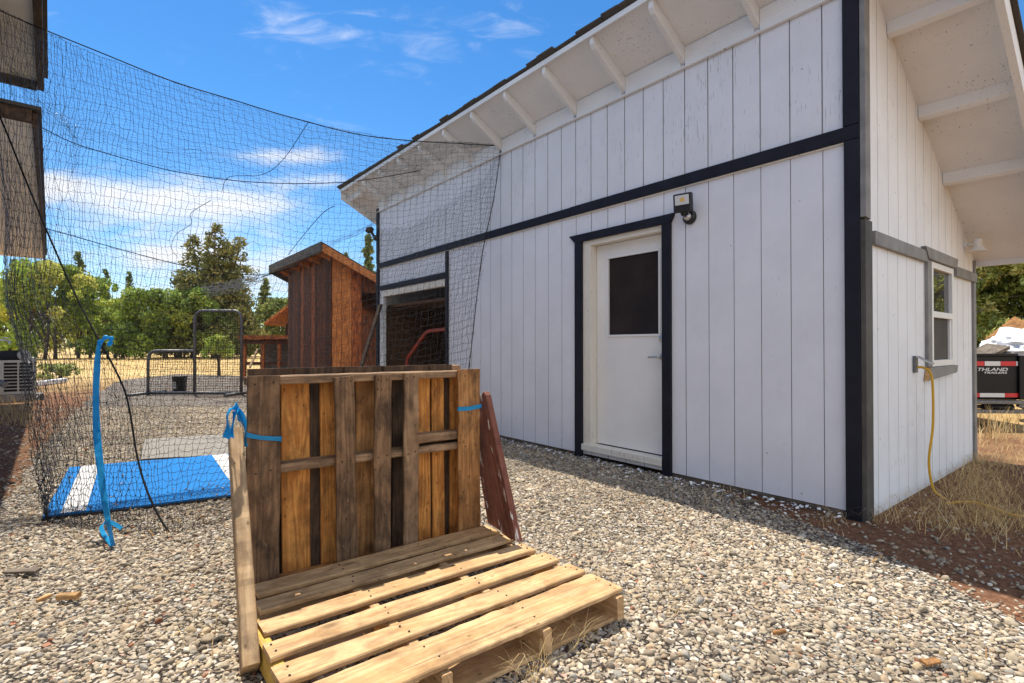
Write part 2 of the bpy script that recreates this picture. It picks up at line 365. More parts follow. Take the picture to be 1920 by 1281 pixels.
CLOUDS = [(250, 365, 250, 34, 1.0), (120, 350, 80, 20, .5), (400, 392, 160, 34, .7), (545, 293, 95, 17, .95), (600, 337, 70, 13, .6), (340, 478, 150, 26, .85),
          (250, 440, 260, 50, .35), (480, 520, 200, 60, .5), (535, 45, 90, 40, .32), (1000, 35, 60, 40, .32), (760, 70, 200, 60, .3), (70, 335, 60, 14, .6), (300, 560, 500, 70, .35)]
for px, py, hw, hh, st in CLOUDS:
    cx = (px - 960) / F; cz = (649 - py) / F
    a = N(t, 'ShaderNodeMath', _operation='SUBTRACT', i1=cx); L(t, gx.outputs[0], a.inputs[0])
    a2 = N(t, 'ShaderNodeMath', _operation='MULTIPLY', i1=F / hw); L(t, a.outputs[0], a2.inputs[0])
    c_ = N(t, 'ShaderNodeMath', _operation='SUBTRACT', i1=cz); L(t, gz.outputs[0], c_.inputs[0])
    c2 = N(t, 'ShaderNodeMath', _operation='MULTIPLY', i1=F / hh); L(t, c_.outputs[0], c2.inputs[0])
    a3 = N(t, 'ShaderNodeMath', _operation='MULTIPLY'); L(t, a2.outputs[0], a3.inputs[0]); L(t, a2.outputs[0], a3.inputs[1])
    c3 = N(t, 'ShaderNodeMath', _operation='MULTIPLY_ADD'); L(t, c2.outputs[0], c3.inputs[0]); L(t, c2.outputs[0], c3.inputs[1]); L(t, a3.outputs[0], c3.inputs[2])
    g = N(t, 'ShaderNodeMath', _operation='MULTIPLY', i1=-.8); L(t, c3.outputs[0], g.inputs[0])
    e = N(t, 'ShaderNodeMath', _operation='EXPONENT'); L(t, g.outputs[0], e.inputs[0])
    s_ = N(t, 'ShaderNodeMath', _operation='MULTIPLY', i1=st); L(t, e.outputs[0], s_.inputs[0])
    if tot is None: tot = s_
    else:
        ad = N(t, 'ShaderNodeMath', _operation='ADD'); L(t, tot.outputs[0], ad.inputs[0]); L(t, s_.outputs[0], ad.inputs[1]); tot = ad
nb = N(t, 'ShaderNodeMath', _operation='MULTIPLY_ADD', i1=1.9, i2=-1.32); L(t, cn.outputs['Fac'], nb.inputs[0])
ca = N(t, 'ShaderNodeMath', _operation='ADD'); L(t, tot.outputs[0], ca.inputs[0]); L(t, nb.outputs[0], ca.inputs[1])
cm = N(t, 'ShaderNodeMapRange', _interpolation_type='SMOOTHSTEP'); cm.inputs[1].default_value = -.22; cm.inputs[2].default_value = 1.15; L(t, ca.outputs[0], cm.inputs[0])
fwd = N(t, 'ShaderNodeMath', _operation='GREATER_THAN', i1=.05); L(t, sx.outputs[1], fwd.inputs[0])
cmf = N(t, 'ShaderNodeMath', _operation='MULTIPLY', _use_clamp=True); L(t, cm.outputs[0], cmf.inputs[0]); L(t, fwd.outputs[0], cmf.inputs[1])
hs = N(t, 'ShaderNodeHueSaturation', Saturation=1.31, Value=1.0); L(t, sky.outputs[0], hs.inputs['Color'])
CLOUD_RGB = (6.0, 6.1, 6.4)
# broken bright cloud added behind the camera to brighten the shaded walls
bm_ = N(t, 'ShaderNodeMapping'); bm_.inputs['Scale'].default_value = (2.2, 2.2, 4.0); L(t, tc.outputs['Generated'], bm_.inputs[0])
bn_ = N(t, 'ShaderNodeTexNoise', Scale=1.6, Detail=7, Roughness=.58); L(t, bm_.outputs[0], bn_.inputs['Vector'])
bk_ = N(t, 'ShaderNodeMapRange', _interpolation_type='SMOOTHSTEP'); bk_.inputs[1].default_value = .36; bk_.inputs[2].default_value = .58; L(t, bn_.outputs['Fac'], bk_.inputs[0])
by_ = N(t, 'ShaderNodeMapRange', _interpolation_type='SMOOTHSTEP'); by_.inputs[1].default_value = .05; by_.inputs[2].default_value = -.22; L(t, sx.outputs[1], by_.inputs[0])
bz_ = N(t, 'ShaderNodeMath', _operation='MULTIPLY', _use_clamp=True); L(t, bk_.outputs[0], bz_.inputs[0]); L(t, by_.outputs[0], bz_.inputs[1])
front = mixc(t, cmf.outputs[0], hs.outputs[0], CLOUD_RGB)
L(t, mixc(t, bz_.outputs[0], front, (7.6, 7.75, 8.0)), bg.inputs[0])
vs = scene.view_settings; vs.view_transform = 'Standard'; vs.look = 'None'; vs.gamma = 1; vs.use_curve_mapping = False; vs.exposure = .79
scene.cycles.max_bounces = 6; scene.cycles.diffuse_bounces = 3; scene.cycles.transparent_max_bounces = 8

# ------------------------------------------------------------------ ground
def P2(px, py): p = gnd(px, py); return (p.x, p.y)
def poly_inside(poly, x, y):
    inside = np.zeros(len(x), bool); n = len(poly)
    for i in range(n):
        x0, y0 = poly[i]; x1, y1 = poly[(i + 1) % n]
        c = ((y0 > y) != (y1 > y)) & (x < (x1 - x0) * (y - y0) / ((y1 - y0) if y1 != y0 else 1e-9) + x0)
        inside ^= c
    return inside
def poly_dist(poly, x, y):
    d = np.full(len(x), 1e9); n = len(poly)
    for i in range(n):
        ax, ay = poly[i]; bx, by = poly[(i + 1) % n]; vx, vy = bx - ax, by - ay
        tt = np.clip(((x - ax) * vx + (y - ay) * vy) / (vx * vx + vy * vy + 1e-12), 0, 1)
        d = np.minimum(d, np.hypot(x - ax - tt * vx, y - ay - tt * vy))
    return d
GRAVEL = [P2(-260, 1105), P2(20, 930), P2(112, 800), P2(165, 745), P2(235, 712), P2(330, 702), P2(480, 706), P2(640, 716), P2(735, 762), P2(930, 822), P2(1100, 848), P2(1240, 884),
          P2(1330, 910), P2(1420, 955), P2(1560, 1010), P2(1720, 1075), P2(1900, 1150), P2(2250, 1330), (2.6, .3), (1.8, -1.2), (-2.5, -1.2), (-3.6, .6)]
bl = lambda x, y: CORNER - U * x + V * y          # building local -> world
def mat_ground():
    m, t, b = nt('dirt_and_dry_field'); tcn = N(t, 'ShaderNodeTexCoord'); c = tcn.outputs['Object']
    n1 = noise(t, c, 1.1, 6, .65); n2 = noise(t, c, 26, 5, .7); n3 = noise(t, c, .23, 4)
    dirt = ramp(t, n2, [(.28, (.085,.042,.026)), (.52, (.19,.095,.055)), (.78, (.33,.19,.115))])
    mp = N(t, 'ShaderNodeMapping'); mp.inputs['Scale'].default_value = (7, 3, 7); L(t, c, mp.inputs[0])
    n4 = noise(t, mp.outputs[0], 5, 5, .7)
    straw = ramp(t, n4, [(.3, (.42,.28,.115)), (.7, (.80,.59,.27))])
    sxx = N(t, 'ShaderNodeSeparateXYZ'); L(t, c, sxx.inputs[0])
    mr = N(t, 'ShaderNodeMapRange'); mr.inputs[1].default_value = 10; mr.inputs[2].default_value = 20; L(t, sxx.outputs[1], mr.inputs[0])
    mr2 = N(t, 'ShaderNodeMapRange'); mr2.inputs[1].default_value = 4.6; mr2.inputs[2].default_value = 7.5; mr2.inputs[4].default_value = .7; L(t, sxx.outputs[0], mr2.inputs[0])
    mx2 = N(t, 'ShaderNodeMath', _operation='MAXIMUM'); L(t, mr.outputs[0], mx2.inputs[0]); L(t, mr2.outputs[0], mx2.inputs[1])
    ad = N(t, 'ShaderNodeMath', _operation='MULTIPLY_ADD', i1=1.6, i2=-.9); L(t, n1, ad.inputs[0])
    a2 = N(t, 'ShaderNodeMath', _operation='ADD', _use_clamp=True); L(t, mx2.outputs[0], a2.inputs[0]); L(t, ad.outputs[0], a2.inputs[1])
    L(t, mixc(t, a2.outputs[0], dirt.outputs[0], straw.outputs[0]), b.inputs['Base Color'])
    b.inputs['Roughness'].default_value = 1; b.inputs['Specular IOR Level'].default_value = .1
    bump(t, b, n2, .9, .03); return m
def sheet(name, poly, z, mat):
    mb = MB(); mb.quad([(x, y, z) for x, y in poly]); return mb.build(name, mat)
gm = MB(); gm.quad([(-700, -40, 0), (700, -40, 0), (700, 900, 0), (-700, 900, 0)])
ground = tag(gm.build('ground', mat_ground()), kind='structure')
def mat_gravel():
    m, t, b = nt('fine_gravel'); tcn = N(t, 'ShaderNodeTexCoord'); c = tcn.outputs['Object']
    vo = N(t, 'ShaderNodeTexVoronoi', Scale=34); L(t, c, vo.inputs['Vector'])
    vo2 = N(t, 'ShaderNodeTexVoronoi', Scale=34, _feature='DISTANCE_TO_EDGE'); L(t, c, vo2.inputs['Vector'])
    sp = N(t, 'ShaderNodeSeparateColor'); L(t, vo.outputs['Color'], sp.inputs[0])
    r = ramp(t, sp.outputs[0], [(0, (.16,.12,.09)), (.35, (.30,.25,.20)), (.7, (.42,.37,.31)), (.93, (.55,.51,.46)), (1, (.33,.14,.08))])
    ed = ramp(t, vo2.outputs['Distance'], [(.0, (.05,.05,.05)), (.16, (1,1,1))])  # dark cell rims: shade and dirt between stones put into the colour
    mu = t.nodes.new('ShaderNodeMix'); mu.data_type = 'RGBA'; mu.blend_type = 'MULTIPLY'; mu.inputs[0].default_value = .8
    L(t, r.outputs[0], mu.inputs[6]); L(t, ed.outputs[0], mu.inputs[7])
    n = noise(t, c, .7, 5, .6); nr = ramp(t, n, [(.5, (0,0,0)), (.72, (.7,.7,.7))])
    L(t, mixc(t, nr.outputs[0], mu.outputs[2], (.22,.13,.085)), b.inputs['Base Color'])
    b.inputs['Roughness'].default_value = .95; b.inputs['Specular IOR Level'].default_value = .2
    bump(t, b, ed.outputs[0], 1, .02); return m
# irregular outline for the gravel sheet
def rough_poly(poly, step=.35, amp=.16):
    out = []
    for i in range(len(poly)):
        a = Vector((*poly[i], 0)); b_ = Vector((*poly[(i + 1) % len(poly)], 0)); n = max(1, int((b_ - a).length / step))
        for k in range(n):
            p = a.lerp(b_, k / n); q = mnoise.noise_vector(p * 1.7) * amp; out.append((p.x + q.x, p.y + q.y))
    return out
gravel = tag(sheet('gravel_bed', rough_poly(GRAVEL), .004, mat_gravel()), kind='structure')

def ico(sub):
    import bmesh
    bm = bmesh.new(); bmesh.ops.create_icosphere(bm, subdivisions=sub, radius=1)
    v = np.array([x.co[:] for x in bm.verts]); f = np.array([[q.index for q in p.verts] for p in bm.faces]); bm.free(); return v, f
def rot_mats(n, tilt=.5):
    yaw = rng.uniform(0, 2*np.pi, n); ax = rng.normal(0, tilt, n); ay = rng.normal(0, tilt, n)
    def rm(a, i, j):
        m = np.tile(np.eye(3), (n, 1, 1)); m[:, i, i] = np.cos(a); m[:, j, j] = np.cos(a); m[:, i, j] = -np.sin(a); m[:, j, i] = np.sin(a); return m
    return rm(yaw, 0, 1) @ rm(ax, 1, 2) @ rm(ay, 0, 2)
PAL = np.array([(.42,.345,.255), (.32,.26,.195), (.49,.42,.33), (.22,.18,.14), (.39,.29,.20), (.60,.54,.46), (.30,.275,.245), (.27,.12,.07), (.43,.33,.215)])
PALP = np.array([.28,.2,.17,.09,.09,.05,.075,.01,.035])
def stones(name, pts, size, sub, zoff=.3, label=None):
    V0, F0 = ico(sub); nv = len(V0); allv = []; allf = []; allc = []; base = 0; n = len(pts); var = rng.integers(0, 10, n)
    for k in range(10):
        idx = np.where(var == k)[0]
        if not len(idx): continue
        sh = V0 * (1 + rng.normal(0, .10 if sub > 1 else .14, nv))[:, None]
        d1 = rng.normal(size=3); d1 /= np.linalg.norm(d1); cut = np.clip(sh @ d1, None, .45); sh = sh + (cut - sh @ d1)[:, None] * d1      # a broken face
        d1 = rng.normal(size=3); d1 /= np.linalg.norm(d1); cut = np.clip(sh @ d1, None, .5); sh = sh + (cut - sh @ d1)[:, None] * d1
        m = len(idx); s = size[idx][:, None] * np.stack([rng.uniform(.8, 1.25, m), rng.uniform(.6, .95, m), rng.uniform(.42, .72, m)], 1)
        v = np.einsum('nij,nkj->nki', rot_mats(m, .35), sh[None] * s[:, None, :])
        v[:, :, 2] += (size[idx] * (zoff[idx] if hasattr(zoff, '__len__') else zoff))[:, None]; v[:, :, :2] += pts[idx][:, None, :]
        c = PAL[rng.choice(len(PAL), m, p=PALP)] * rng.uniform(.78, 1.25, (m, 1)) * np.array([1.0, 1.0, .975])
        c = c * np.array([1 + .30 * mnoise.noise(Vector((x * .9, y * .9, 2.0))) + .12 * mnoise.noise(Vector((x * 3.1, y * 3.1, 7.0))) for x, y in pts[idx]])[:, None]
        allv.append(v.reshape(-1, 3)); allc.append(np.repeat(c, nv, 0)); allf.append((F0[None] + (base + np.arange(m) * nv)[:, None, None]).reshape(-1, 3)); base += m * nv
    o = np_mesh(name, np.concatenate(allv), np.concatenate(allf), M['stones'], smooth=(sub > 1), colors=np.concatenate(allc))
    return tag(o, label, 'gravel', kind='stuff')
ML = 7.215; MD = 2.93          # main shed length, depth
def clear_of_shed(p):
    dx = p - np.array([CORNER.x, CORNER.y]); lx = -(dx @ np.array([U.x, U.y])); ly = dx @ np.array([V.x, V.y])
    return ~((lx > -ML - .0) & (lx < .0) & (ly > -.0) & (ly < MD))
def scatter(d0, d1, dens, wide=1.15):
    A = (d1 - d0) * 2 * (d1 * wide + .8); n = int(A * dens)
    p = np.stack([rng.uniform(-(d1 * wide + .8), d1 * wide + .8, n), rng.uniform(d0, d1, n)], 1)
    return p[np.abs(p[:, 0]) < p[:, 1] * wide + .8]
def gravel_pts(d0, d1, dens):
    p = scatter(d0, d1, dens); ins = poly_inside(GRAVEL, p[:, 0], p[:, 1]); dist = poly_dist(GRAVEL, p[:, 0], p[:, 1])
    sdist = np.where(ins, dist, -dist); prob = np.clip(.32 + sdist * 2.0, 0, 1); prob = np.where(sdist < -.16, np.clip(.10 + (sdist + .16) * .06, .0, 1), prob)
    keep = (rng.uniform(size=len(p)) < prob) & clear_of_shed(p)
    return p[keep]
p = gravel_pts(.8, 2.9, 5600); stones('gravel_stones', p, np.clip(rng.lognormal(np.log(.0088), .36, len(p)), .0045, .028), 2, label='loose tan and grey gravel stones covering the yard in the foreground')
p = gravel_pts(2.9, 9.5, 3600); stones('gravel_stones', p, np.clip(rng.lognormal(np.log(.0104), .34, len(p)), .005, .030), 1, label='gravel stones farther back beside the white shed and net')

# ------------------------------------------------------------------ straw and grass blades
def blades(name, base, length, lean, width, cols, label, cat='dry grass', segs=2, mat=None):
    n = len(base); yaw = rng.uniform(0, 2*np.pi, n); h = np.stack([np.cos(yaw), np.sin(yaw)], 1); side = np.stack([-h[:, 1], h[:, 0]], 1)
    vs_ = []; 
    for k in range(segs + 1):
        f = k / segs; out = lean * length * (f ** 1.6); up = length * f * np.sqrt(np.clip(1 - (lean * .85 * f) ** 2, .02, 1))
        wv = width * (1 - .85 * f) / 2
        for sg in (-1, 1):
            q = np.empty((n, 3)); q[:, :2] = base[:, :2] + h * out[:, None] + side * (sg * wv)[:, None]; q[:, 2] = base[:, 2] + up; vs_.append(q)
    v = np.stack(vs_, 1); nv = v.shape[1]
    f0 = np.array([[2*k, 2*k+1, 2*k+3, 2*k+2] for k in range(segs)])
    faces = (f0[None] + (np.arange(n) * nv)[:, None, None]).reshape(-1, 4)
    c = np.repeat(np.asarray(cols), nv, 0)
    return tag(np_mesh(name, v.reshape(-1, 3), faces, mat or M['straw'], colors=c), label, cat, kind='stuff')
STRAW = np.array([(.78,.56,.26), (.86,.68,.37), (.66,.46,.21), (.50,.34,.16)])
def straw_cols(n): return STRAW[rng.integers(0, 4, n)] * rng.uniform(.8, 1.15, (n, 1))
# tufts along the side wall
b_ = []
for cx, cy, sp, k in [(.30,.30,.10,110), (.48,.55,.13,220), (.40,.85,.13,250), (.70,.80,.15,120), (.30,1.25,.10,200), (.22,1.7,.10,180), (.16,2.2,.10,170), (.10,2.75,.08,150), (.55,1.5,.18,90), (.95,.6,.2,70), (.08,.12,.06,40)]:
    q = rng.normal(0, sp, (k, 2)) + np.array([cx, cy]); q[:, 0] = np.abs(q[:, 0]) + .02
    for x, y in q: wv = bl(x, y); b_.append((wv.x, wv.y, 0))
b_ = np.array(b_); n = len(b_)
blades('dry_grass', b_, rng.uniform(.06, .20, n), rng.uniform(.8, 1.15, n), rng.uniform(.002, .0036, n), straw_cols(n), 'dry straw coloured grass tufts along the foot of the side wall', segs=3)
# loose straw litter on the shaded dirt
q = np.stack([np.abs(rng.normal(.55, .6, 1300)) + .03, rng.uniform(-.1, 3.6, 1300)], 1); b_ = np.array([(*bl(x, y)[:2], rng.uniform(.004, .02)) for x, y in q]); n = len(b_)
blades('straw_litter', b_, rng.uniform(.05, .22, n), np.full(n, 1.12), rng.uniform(.002, .004, n), straw_cols(n), 'loose straw lying flat on the reddish dirt beside the shed')
# field of dry grass beyond the gravel
def far_patch(n, x0, x1, y0, y1, hmin, hmax, wmul=1.0):
    b = np.stack([rng.uniform(x0, x1, n), rng.uniform(y0, y1, n), np.zeros(n)], 1)
    keep = ~poly_inside(GRAVEL, b[:, 0], b[:, 1]) & clear_of_shed(b[:, :2]); b = b[keep]
    pn = np.array([mnoise.noise(Vector((x * .35, y * .35, 0))) for x, y in b[:, :2]]); b = b[pn > -.18]
    k = len(b); return b, rng.uniform(hmin, hmax, k), rng.uniform(.2, .95, k), rng.uniform(.006, .012, k) * wmul, straw_cols(k)
bs = [far_patch(9000, -14, 2, 12, 22, .05, .16), far_patch(14000, -34, 14, 22, 48, .08, .26, 2.2), far_patch(5000, 4, 12, 5.5, 13, .05, .18)]
blades('field_grass', *[np.concatenate(z) for z in zip(*bs)], 'dry golden field grass behind the gravel yard')
# grass at the foot of the building on the left, in its shade
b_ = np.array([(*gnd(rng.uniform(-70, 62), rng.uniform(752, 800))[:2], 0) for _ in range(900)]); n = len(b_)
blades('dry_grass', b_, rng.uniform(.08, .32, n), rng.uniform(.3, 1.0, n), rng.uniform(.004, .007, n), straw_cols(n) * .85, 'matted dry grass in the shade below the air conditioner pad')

# ------------------------------------------------------------------ main shed
rz = math.atan2(-U.y, -U.x)
shed = thing('white_shed', 'large white board sided shed with navy trim and a sloping open eave roof', 'shed', CORNER, rz)
SL = .547; ZR = 3.55                        # soffit height at the front wall, roof falls toward the back
zr = lambda y: ZR - SL * y
OF, OB, OR_, OL = .46, .03, .61, .55        # overhangs: front, back, right, left
GR = .208
def siding(name, axis, lo, hi, zfun0, zfun1, holes, mat, off, first, parent, seam=(), gw=.0042):
    """grooved plywood: planks between grooves as face sheets, groove floors 6 mm back. axis 'x' = front wall, 'y' = side wall"""
    mb = MB(); g = gw; e = .007
    cuts = [lo]; k = first
    while k > lo: k -= GR
    k += GR
    while k < hi: cuts.append(k); k += GR
    cuts.append(hi)
    def pt(a, d, z): return (a, -d, z) if axis == 'x' else (d, a, z)
    def face(a0, a1, d, mi=0):
        zs = [h for h in holes if h[0] < a1 - 1e-6 and h[1] > a0 + 1e-6]
        br = sorted(set([a0, a1] + [x for h in zs for x in h[:2] if a0 < x < a1]))
        for s0, s1 in zip(br, br[1:]):
            mid = (s0 + s1) / 2; iv = [(zfun0(mid), None)]; hz_ = sorted([(h[2], h[3]) for h in zs if h[0] <= mid <= h[1]])
            z = None; spans = []; cur = 'bot'
            for a, b in hz_: spans.append((cur, a)); cur = b
            spans.append((cur, 'top'))
            for a, b in spans:
                f = lambda q, s: zfun0(s) if q == 'bot' else zfun1(s) if q == 'top' else q
                q = [pt(s0, d, f(a, s0)), pt(s1, d, f(a, s1)), pt(s1, d, f(b, s1)), pt(s0, d, f(b, s0))]
                if f(b, mid) > f(a, mid) + 1e-4: mb.quad(q, mi)
    for i, (a, b) in enumerate(zip(cuts, cuts[1:])):
        big = any(abs(a - s) < .05 for s in seam)
        a0 = a + (g * (1.6 if big else 1) if i else 0); b0 = b - (g if i < len(cuts) - 2 else 0)
        face(a0, b0, off)
        if i:      # groove floor and cheeks
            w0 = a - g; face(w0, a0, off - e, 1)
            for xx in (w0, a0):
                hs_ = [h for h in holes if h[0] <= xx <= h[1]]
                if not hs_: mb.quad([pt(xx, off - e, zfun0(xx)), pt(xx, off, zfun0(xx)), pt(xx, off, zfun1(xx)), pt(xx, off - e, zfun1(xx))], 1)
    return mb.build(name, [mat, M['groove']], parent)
DOOR_H = (-2.41, -1.48, .09, 2.14); FAR_H = (-6.98, -4.99, .06, 1.95)
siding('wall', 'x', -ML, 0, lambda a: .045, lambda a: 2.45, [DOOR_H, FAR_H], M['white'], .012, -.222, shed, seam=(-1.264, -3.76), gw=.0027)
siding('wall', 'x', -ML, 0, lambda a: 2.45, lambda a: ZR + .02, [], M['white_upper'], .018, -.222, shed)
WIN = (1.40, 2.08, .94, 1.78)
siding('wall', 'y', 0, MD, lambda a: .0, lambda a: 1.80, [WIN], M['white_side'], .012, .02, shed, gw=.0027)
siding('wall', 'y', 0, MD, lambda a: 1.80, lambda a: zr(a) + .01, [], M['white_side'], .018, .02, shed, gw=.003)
# back and left walls, sill plate, floor, inner lining (keeps the inside dark)
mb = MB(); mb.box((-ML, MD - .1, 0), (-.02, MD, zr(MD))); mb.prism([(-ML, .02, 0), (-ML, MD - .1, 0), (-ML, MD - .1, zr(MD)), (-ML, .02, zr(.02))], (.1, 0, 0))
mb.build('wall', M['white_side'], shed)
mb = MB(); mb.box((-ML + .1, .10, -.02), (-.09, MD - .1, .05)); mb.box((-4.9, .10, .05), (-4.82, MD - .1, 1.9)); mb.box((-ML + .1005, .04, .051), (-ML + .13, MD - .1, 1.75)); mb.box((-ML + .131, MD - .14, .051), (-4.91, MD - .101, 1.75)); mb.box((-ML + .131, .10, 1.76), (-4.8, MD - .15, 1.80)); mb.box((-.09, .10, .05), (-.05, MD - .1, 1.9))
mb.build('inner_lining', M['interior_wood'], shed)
mb = MB(); mb.box((-ML, -.004, -.05), (-2.42, .08, .05)); mb.box((-1.47, -.004, -.05), (-.01, .08, .05)); mb.build('base_plate', M['old_grey'], shed)
# trim boards
def trim(name, lo, hi, mat=M['navy'], bev=.002): mb = MB(); mb.box(lo, hi); return mb.build(name, mat, shed, bevel=bev)
trim('trim_board', (-ML, -.042, 2.418), (-2.58, -.0185, 2.507)); trim('trim_board', (-2.572, -.042, 2.420), (0, -.0185, 2.510))
trim('corner_board', (-.088, -.042, -.01), (.0, -.0125, 2.417)); trim('corner_board', (-.092, -.046, 2.513), (.0, -.0185, ZR - .03))
trim('corner_board', (-ML - .02, -.042, 0), (-ML + .07, -.0125, 2.415)); trim('corner_board', (-ML - .02, -.042, 2.51), (-ML + .07, -.0185, ZR - .1))
mb = MB(); mb.box((.0005, -.035, 0), (.03, .085, 1.90)); mb.build('corner_board', M['corner_grey'], shed, bevel=.002)
mb = MB(); mb.prism([(.003, -.04, 1.915), (.003, .045, 1.905), (.003, .045, zr(.045) - .005), (.003, -.04, zr(-.04) - .005)], (.032, 0, 0)); mb.build('corner_board', M['grey_trim'], shed, bevel=.002)
mb = MB(); mb.box((.0185, .10, 1.757), (.044, 1.262, 1.843)); mb.build('trim_board', M['grey_trim'], shed, bevel=.002)
mb = MB(); mb.box((.0185, 2.15, 1.724), (.044, MD - .01, 1.808)); mb.build('trim_board', M['grey_trim'], shed, bevel=.002)
mb = MB(); mb.box((.0125, MD - .085, 0), (.032, MD + .004, 1.72)); mb.build('corner_board', M['grey_trim'], shed, bevel=.002)
mb = MB(); mb.box((.0185, MD - .055, 1.81), (.034, MD + .004, zr(MD) - .01)); mb.build('corner_board', M['grey_trim'], shed, bevel=.002)
# pale batten under the horizontal trim (unpainted lip)
mb = MB(); mb.box((-ML, -.030, 2.409), (-.09, -.0135, 2.4172)); mb.build('drip_edge', M['cream'], shed)
# roof: sheathing, shingles, fascia, rafters
def roof_slab(name, x0, x1, y0, y1, dz0, dz1, mat, parent, bev=0):
    mb = MB(); mb.hexa([(x0,y0,zr(y0)+dz0),(x1,y0,zr(y0)+dz0),(x1,y1,zr(y1)+dz0),(x0,y1,zr(y1)+dz0),(x0,y0,zr(y0)+dz1),(x1,y0,zr(y0)+dz1),(x1,y1,zr(y1)+dz1),(x0,y1,zr(y1)+dz1)])
    return mb.build(name, mat, parent, bevel=bev)
XL, XR, YF, YB = -ML - OL, OR_, -OF, MD + OB
roof = roof_slab('roof', XL, XR, YF, YB, .0, .018, M['soffit'], shed)
# ragged shingle edge made of tabs
mb = MB(); x = XL - .03
while x < XR + .03:
    wv = rnd.uniform(.16, .34); x1 = min(x + wv - .004, XR + .035); j = rnd.uniform(-.018, .014); dz = rnd.uniform(-.003, .01)
    for lay, (o0, z0) in enumerate(((.045, .024), (.028, .036), (.01, .047))):
        y0 = YF - o0 + j * (1 - .3 * lay) + rnd.uniform(-.006, .006); y1 = y0 + .9
        mb.hexa([(x,y0,zr(y0)+z0+dz),(x1,y0,zr(y0)+z0+rnd.uniform(-.004,.006)),(x1,y1,zr(y1)+z0),(x,y1,zr(y1)+z0),(x,y0,zr(y0)+z0+.011+dz),(x1,y0,zr(y0)+z0+.011),(x1,y1,zr(y1)+z0+.011),(x,y1,zr(y1)+z0+.011)])
    x += wv
y = YF + .5
mb.hexa([(XL-.03,y,zr(y)+.03),(XR+.03,y,zr(y)+.03),(XR+.03,YB+.03,zr(YB)+.03),(XL-.03,YB+.03,zr(YB)+.03),(XL-.03,y,zr(y)+.05),(XR+.03,y,zr(y)+.05),(XR+.03,YB+.03,zr(YB)+.05),(XL-.03,YB+.03,zr(YB)+.05)])
mb.build('shingles', M['shingle'], roof)
mb = MB(); y = YF - .02
mb.hexa([(XL,y,zr(YF)-.028),(XR,y,zr(YF)-.028),(XR,YF-.001,zr(YF)-.028),(XL,YF-.001,zr(YF)-.028),(XL,y,zr(YF)+.02),(XR,y,zr(YF)+.02),(XR,YF-.001,zr(YF)+.02),(XL,YF-.001,zr(YF)+.02)])
mb.build('fascia', M['rafter'], roof, bevel=.002)
def slope_beam(name, x0, x1, y0, y1, d, mat, top=-.001):
    mb = MB(); mb.hexa([(x0,y0,zr(y0)-d),(x1,y0,zr(y0)-d),(x1,y1,zr(y1)-d),(x0,y1,zr(y1)-d),(x0,y0,zr(y0)+top),(x1,y0,zr(y0)+top),(x1,y1,zr(y1)+top),(x0,y1,zr(y1)+top)])
    return mb.build(name, mat, roof, bevel=.002)
k = 0; xs = []
x = -.036
while x > -ML + .1: xs.append(x); x -= .6175
for x in xs:
    mb = MB(); x0, x1 = x - .02, x + .02; ye = YF + .03
    mb.prism([(x0, ye - .028, zr(ye - .028) - .001), (x0, ye - .028, zr(ye - .028) - .085), (x0, ye, zr(ye) - .105), (x0, -.02, zr(-.02) - .135), (x0, -.02, zr(-.02) - .001)], (x1 - x0, 0, 0))
    mb.build('rafter', M['rafter'], roof, bevel=.002)
for x0, x1 in zip(xs[1:] + [-ML + .02], xs):
    mb = MB(); mb.box((x0 + .0215, -.034, ZR - .16), (x1 - .0215, -.0215, ZR + .005)); mb.build('blocking', M['rafter'], roof, bevel=.002)
mb = MB(); mb.box((-ML + .02, -.052, ZR - .172), (-.001, -.0215, ZR - .161)); mb.build('ledger_strip', M['rafter'], roof, bevel=.002)
slope_beam('barge_rafter', XR - .042, XR, YF, YB, .14, M['rafter']); slope_beam('barge_rafter', XL, XL + .042, YF, YB, .14, M['rafter'])
for yy in (-.33, .42, 1.12, 1.80):
    slope_beam('lookout', .021, XR - .044, yy, yy + .04, .085, M['rafter']); slope_beam('lookout', XL + .044, -ML - .021, yy, yy + .04, .085, M['rafter'])
mb = MB(); mb.box((XL, YB + .001, zr(YB) - .05), (XR, YB + .03, zr(YB) + .015)); mb.build('fascia', M['rafter'], roof)
# door
door = MB(); dh = (-2.31, -1.494, .155, 2.085)
door.box((dh[0], .075, dh[2]), (-2.165, .115, dh[3])); door.box((-1.58, .075, dh[2]), (dh[1], .115, dh[3]))
door.box((-2.165, .0752, dh[2]), (-1.58, .1148, 1.205)); door.box((-2.165, .0752, 1.950), (-1.58, .1148, dh[3]))
door = door.build('door', M['door'], shed)
mb = MB(); mb.box((-2.16, .09, 1.21), (-1.585, .098, 1.945)); mb.build('glass', M['glass'], door)
mb = MB()
for lo, hi in (((-2.178, .066, 1.192), (-1.567, .0745, 1.212)), ((-2.178, .066, 1.943), (-1.567, .0745, 1.963)), ((-2.178, .066, 1.2125), (-2.158, .0745, 1.9425)), ((-1.587, .066, 1.2125), (-1.567, .0745, 1.9425))): mb.box(lo, hi)
mb.build('glazing_bead', M['door'], door, bevel=.003)
mb = MB(); mb.lathe([(.0, .03), (.024, .03), (.032, .02), (.034, 0)], 20, (-1.545, .0745, 1.17), (0, -1, 0)); mb.build('deadbolt', M['steel'], door)
mb = MB(); mb.lathe([(.0, .012), (.030, .012), (.034, 0)], 20, (-1.545, .0745, 1.01), (0, -1, 0)); mb.tube([(-1.545, .07, 1.01), (-1.545, .025, 1.01), (-1.56, .02, 1.01), (-1.66, .022, 1.006)], [.012, .012, .012, .009], 10); mb.build('handle', M['steel'], door)
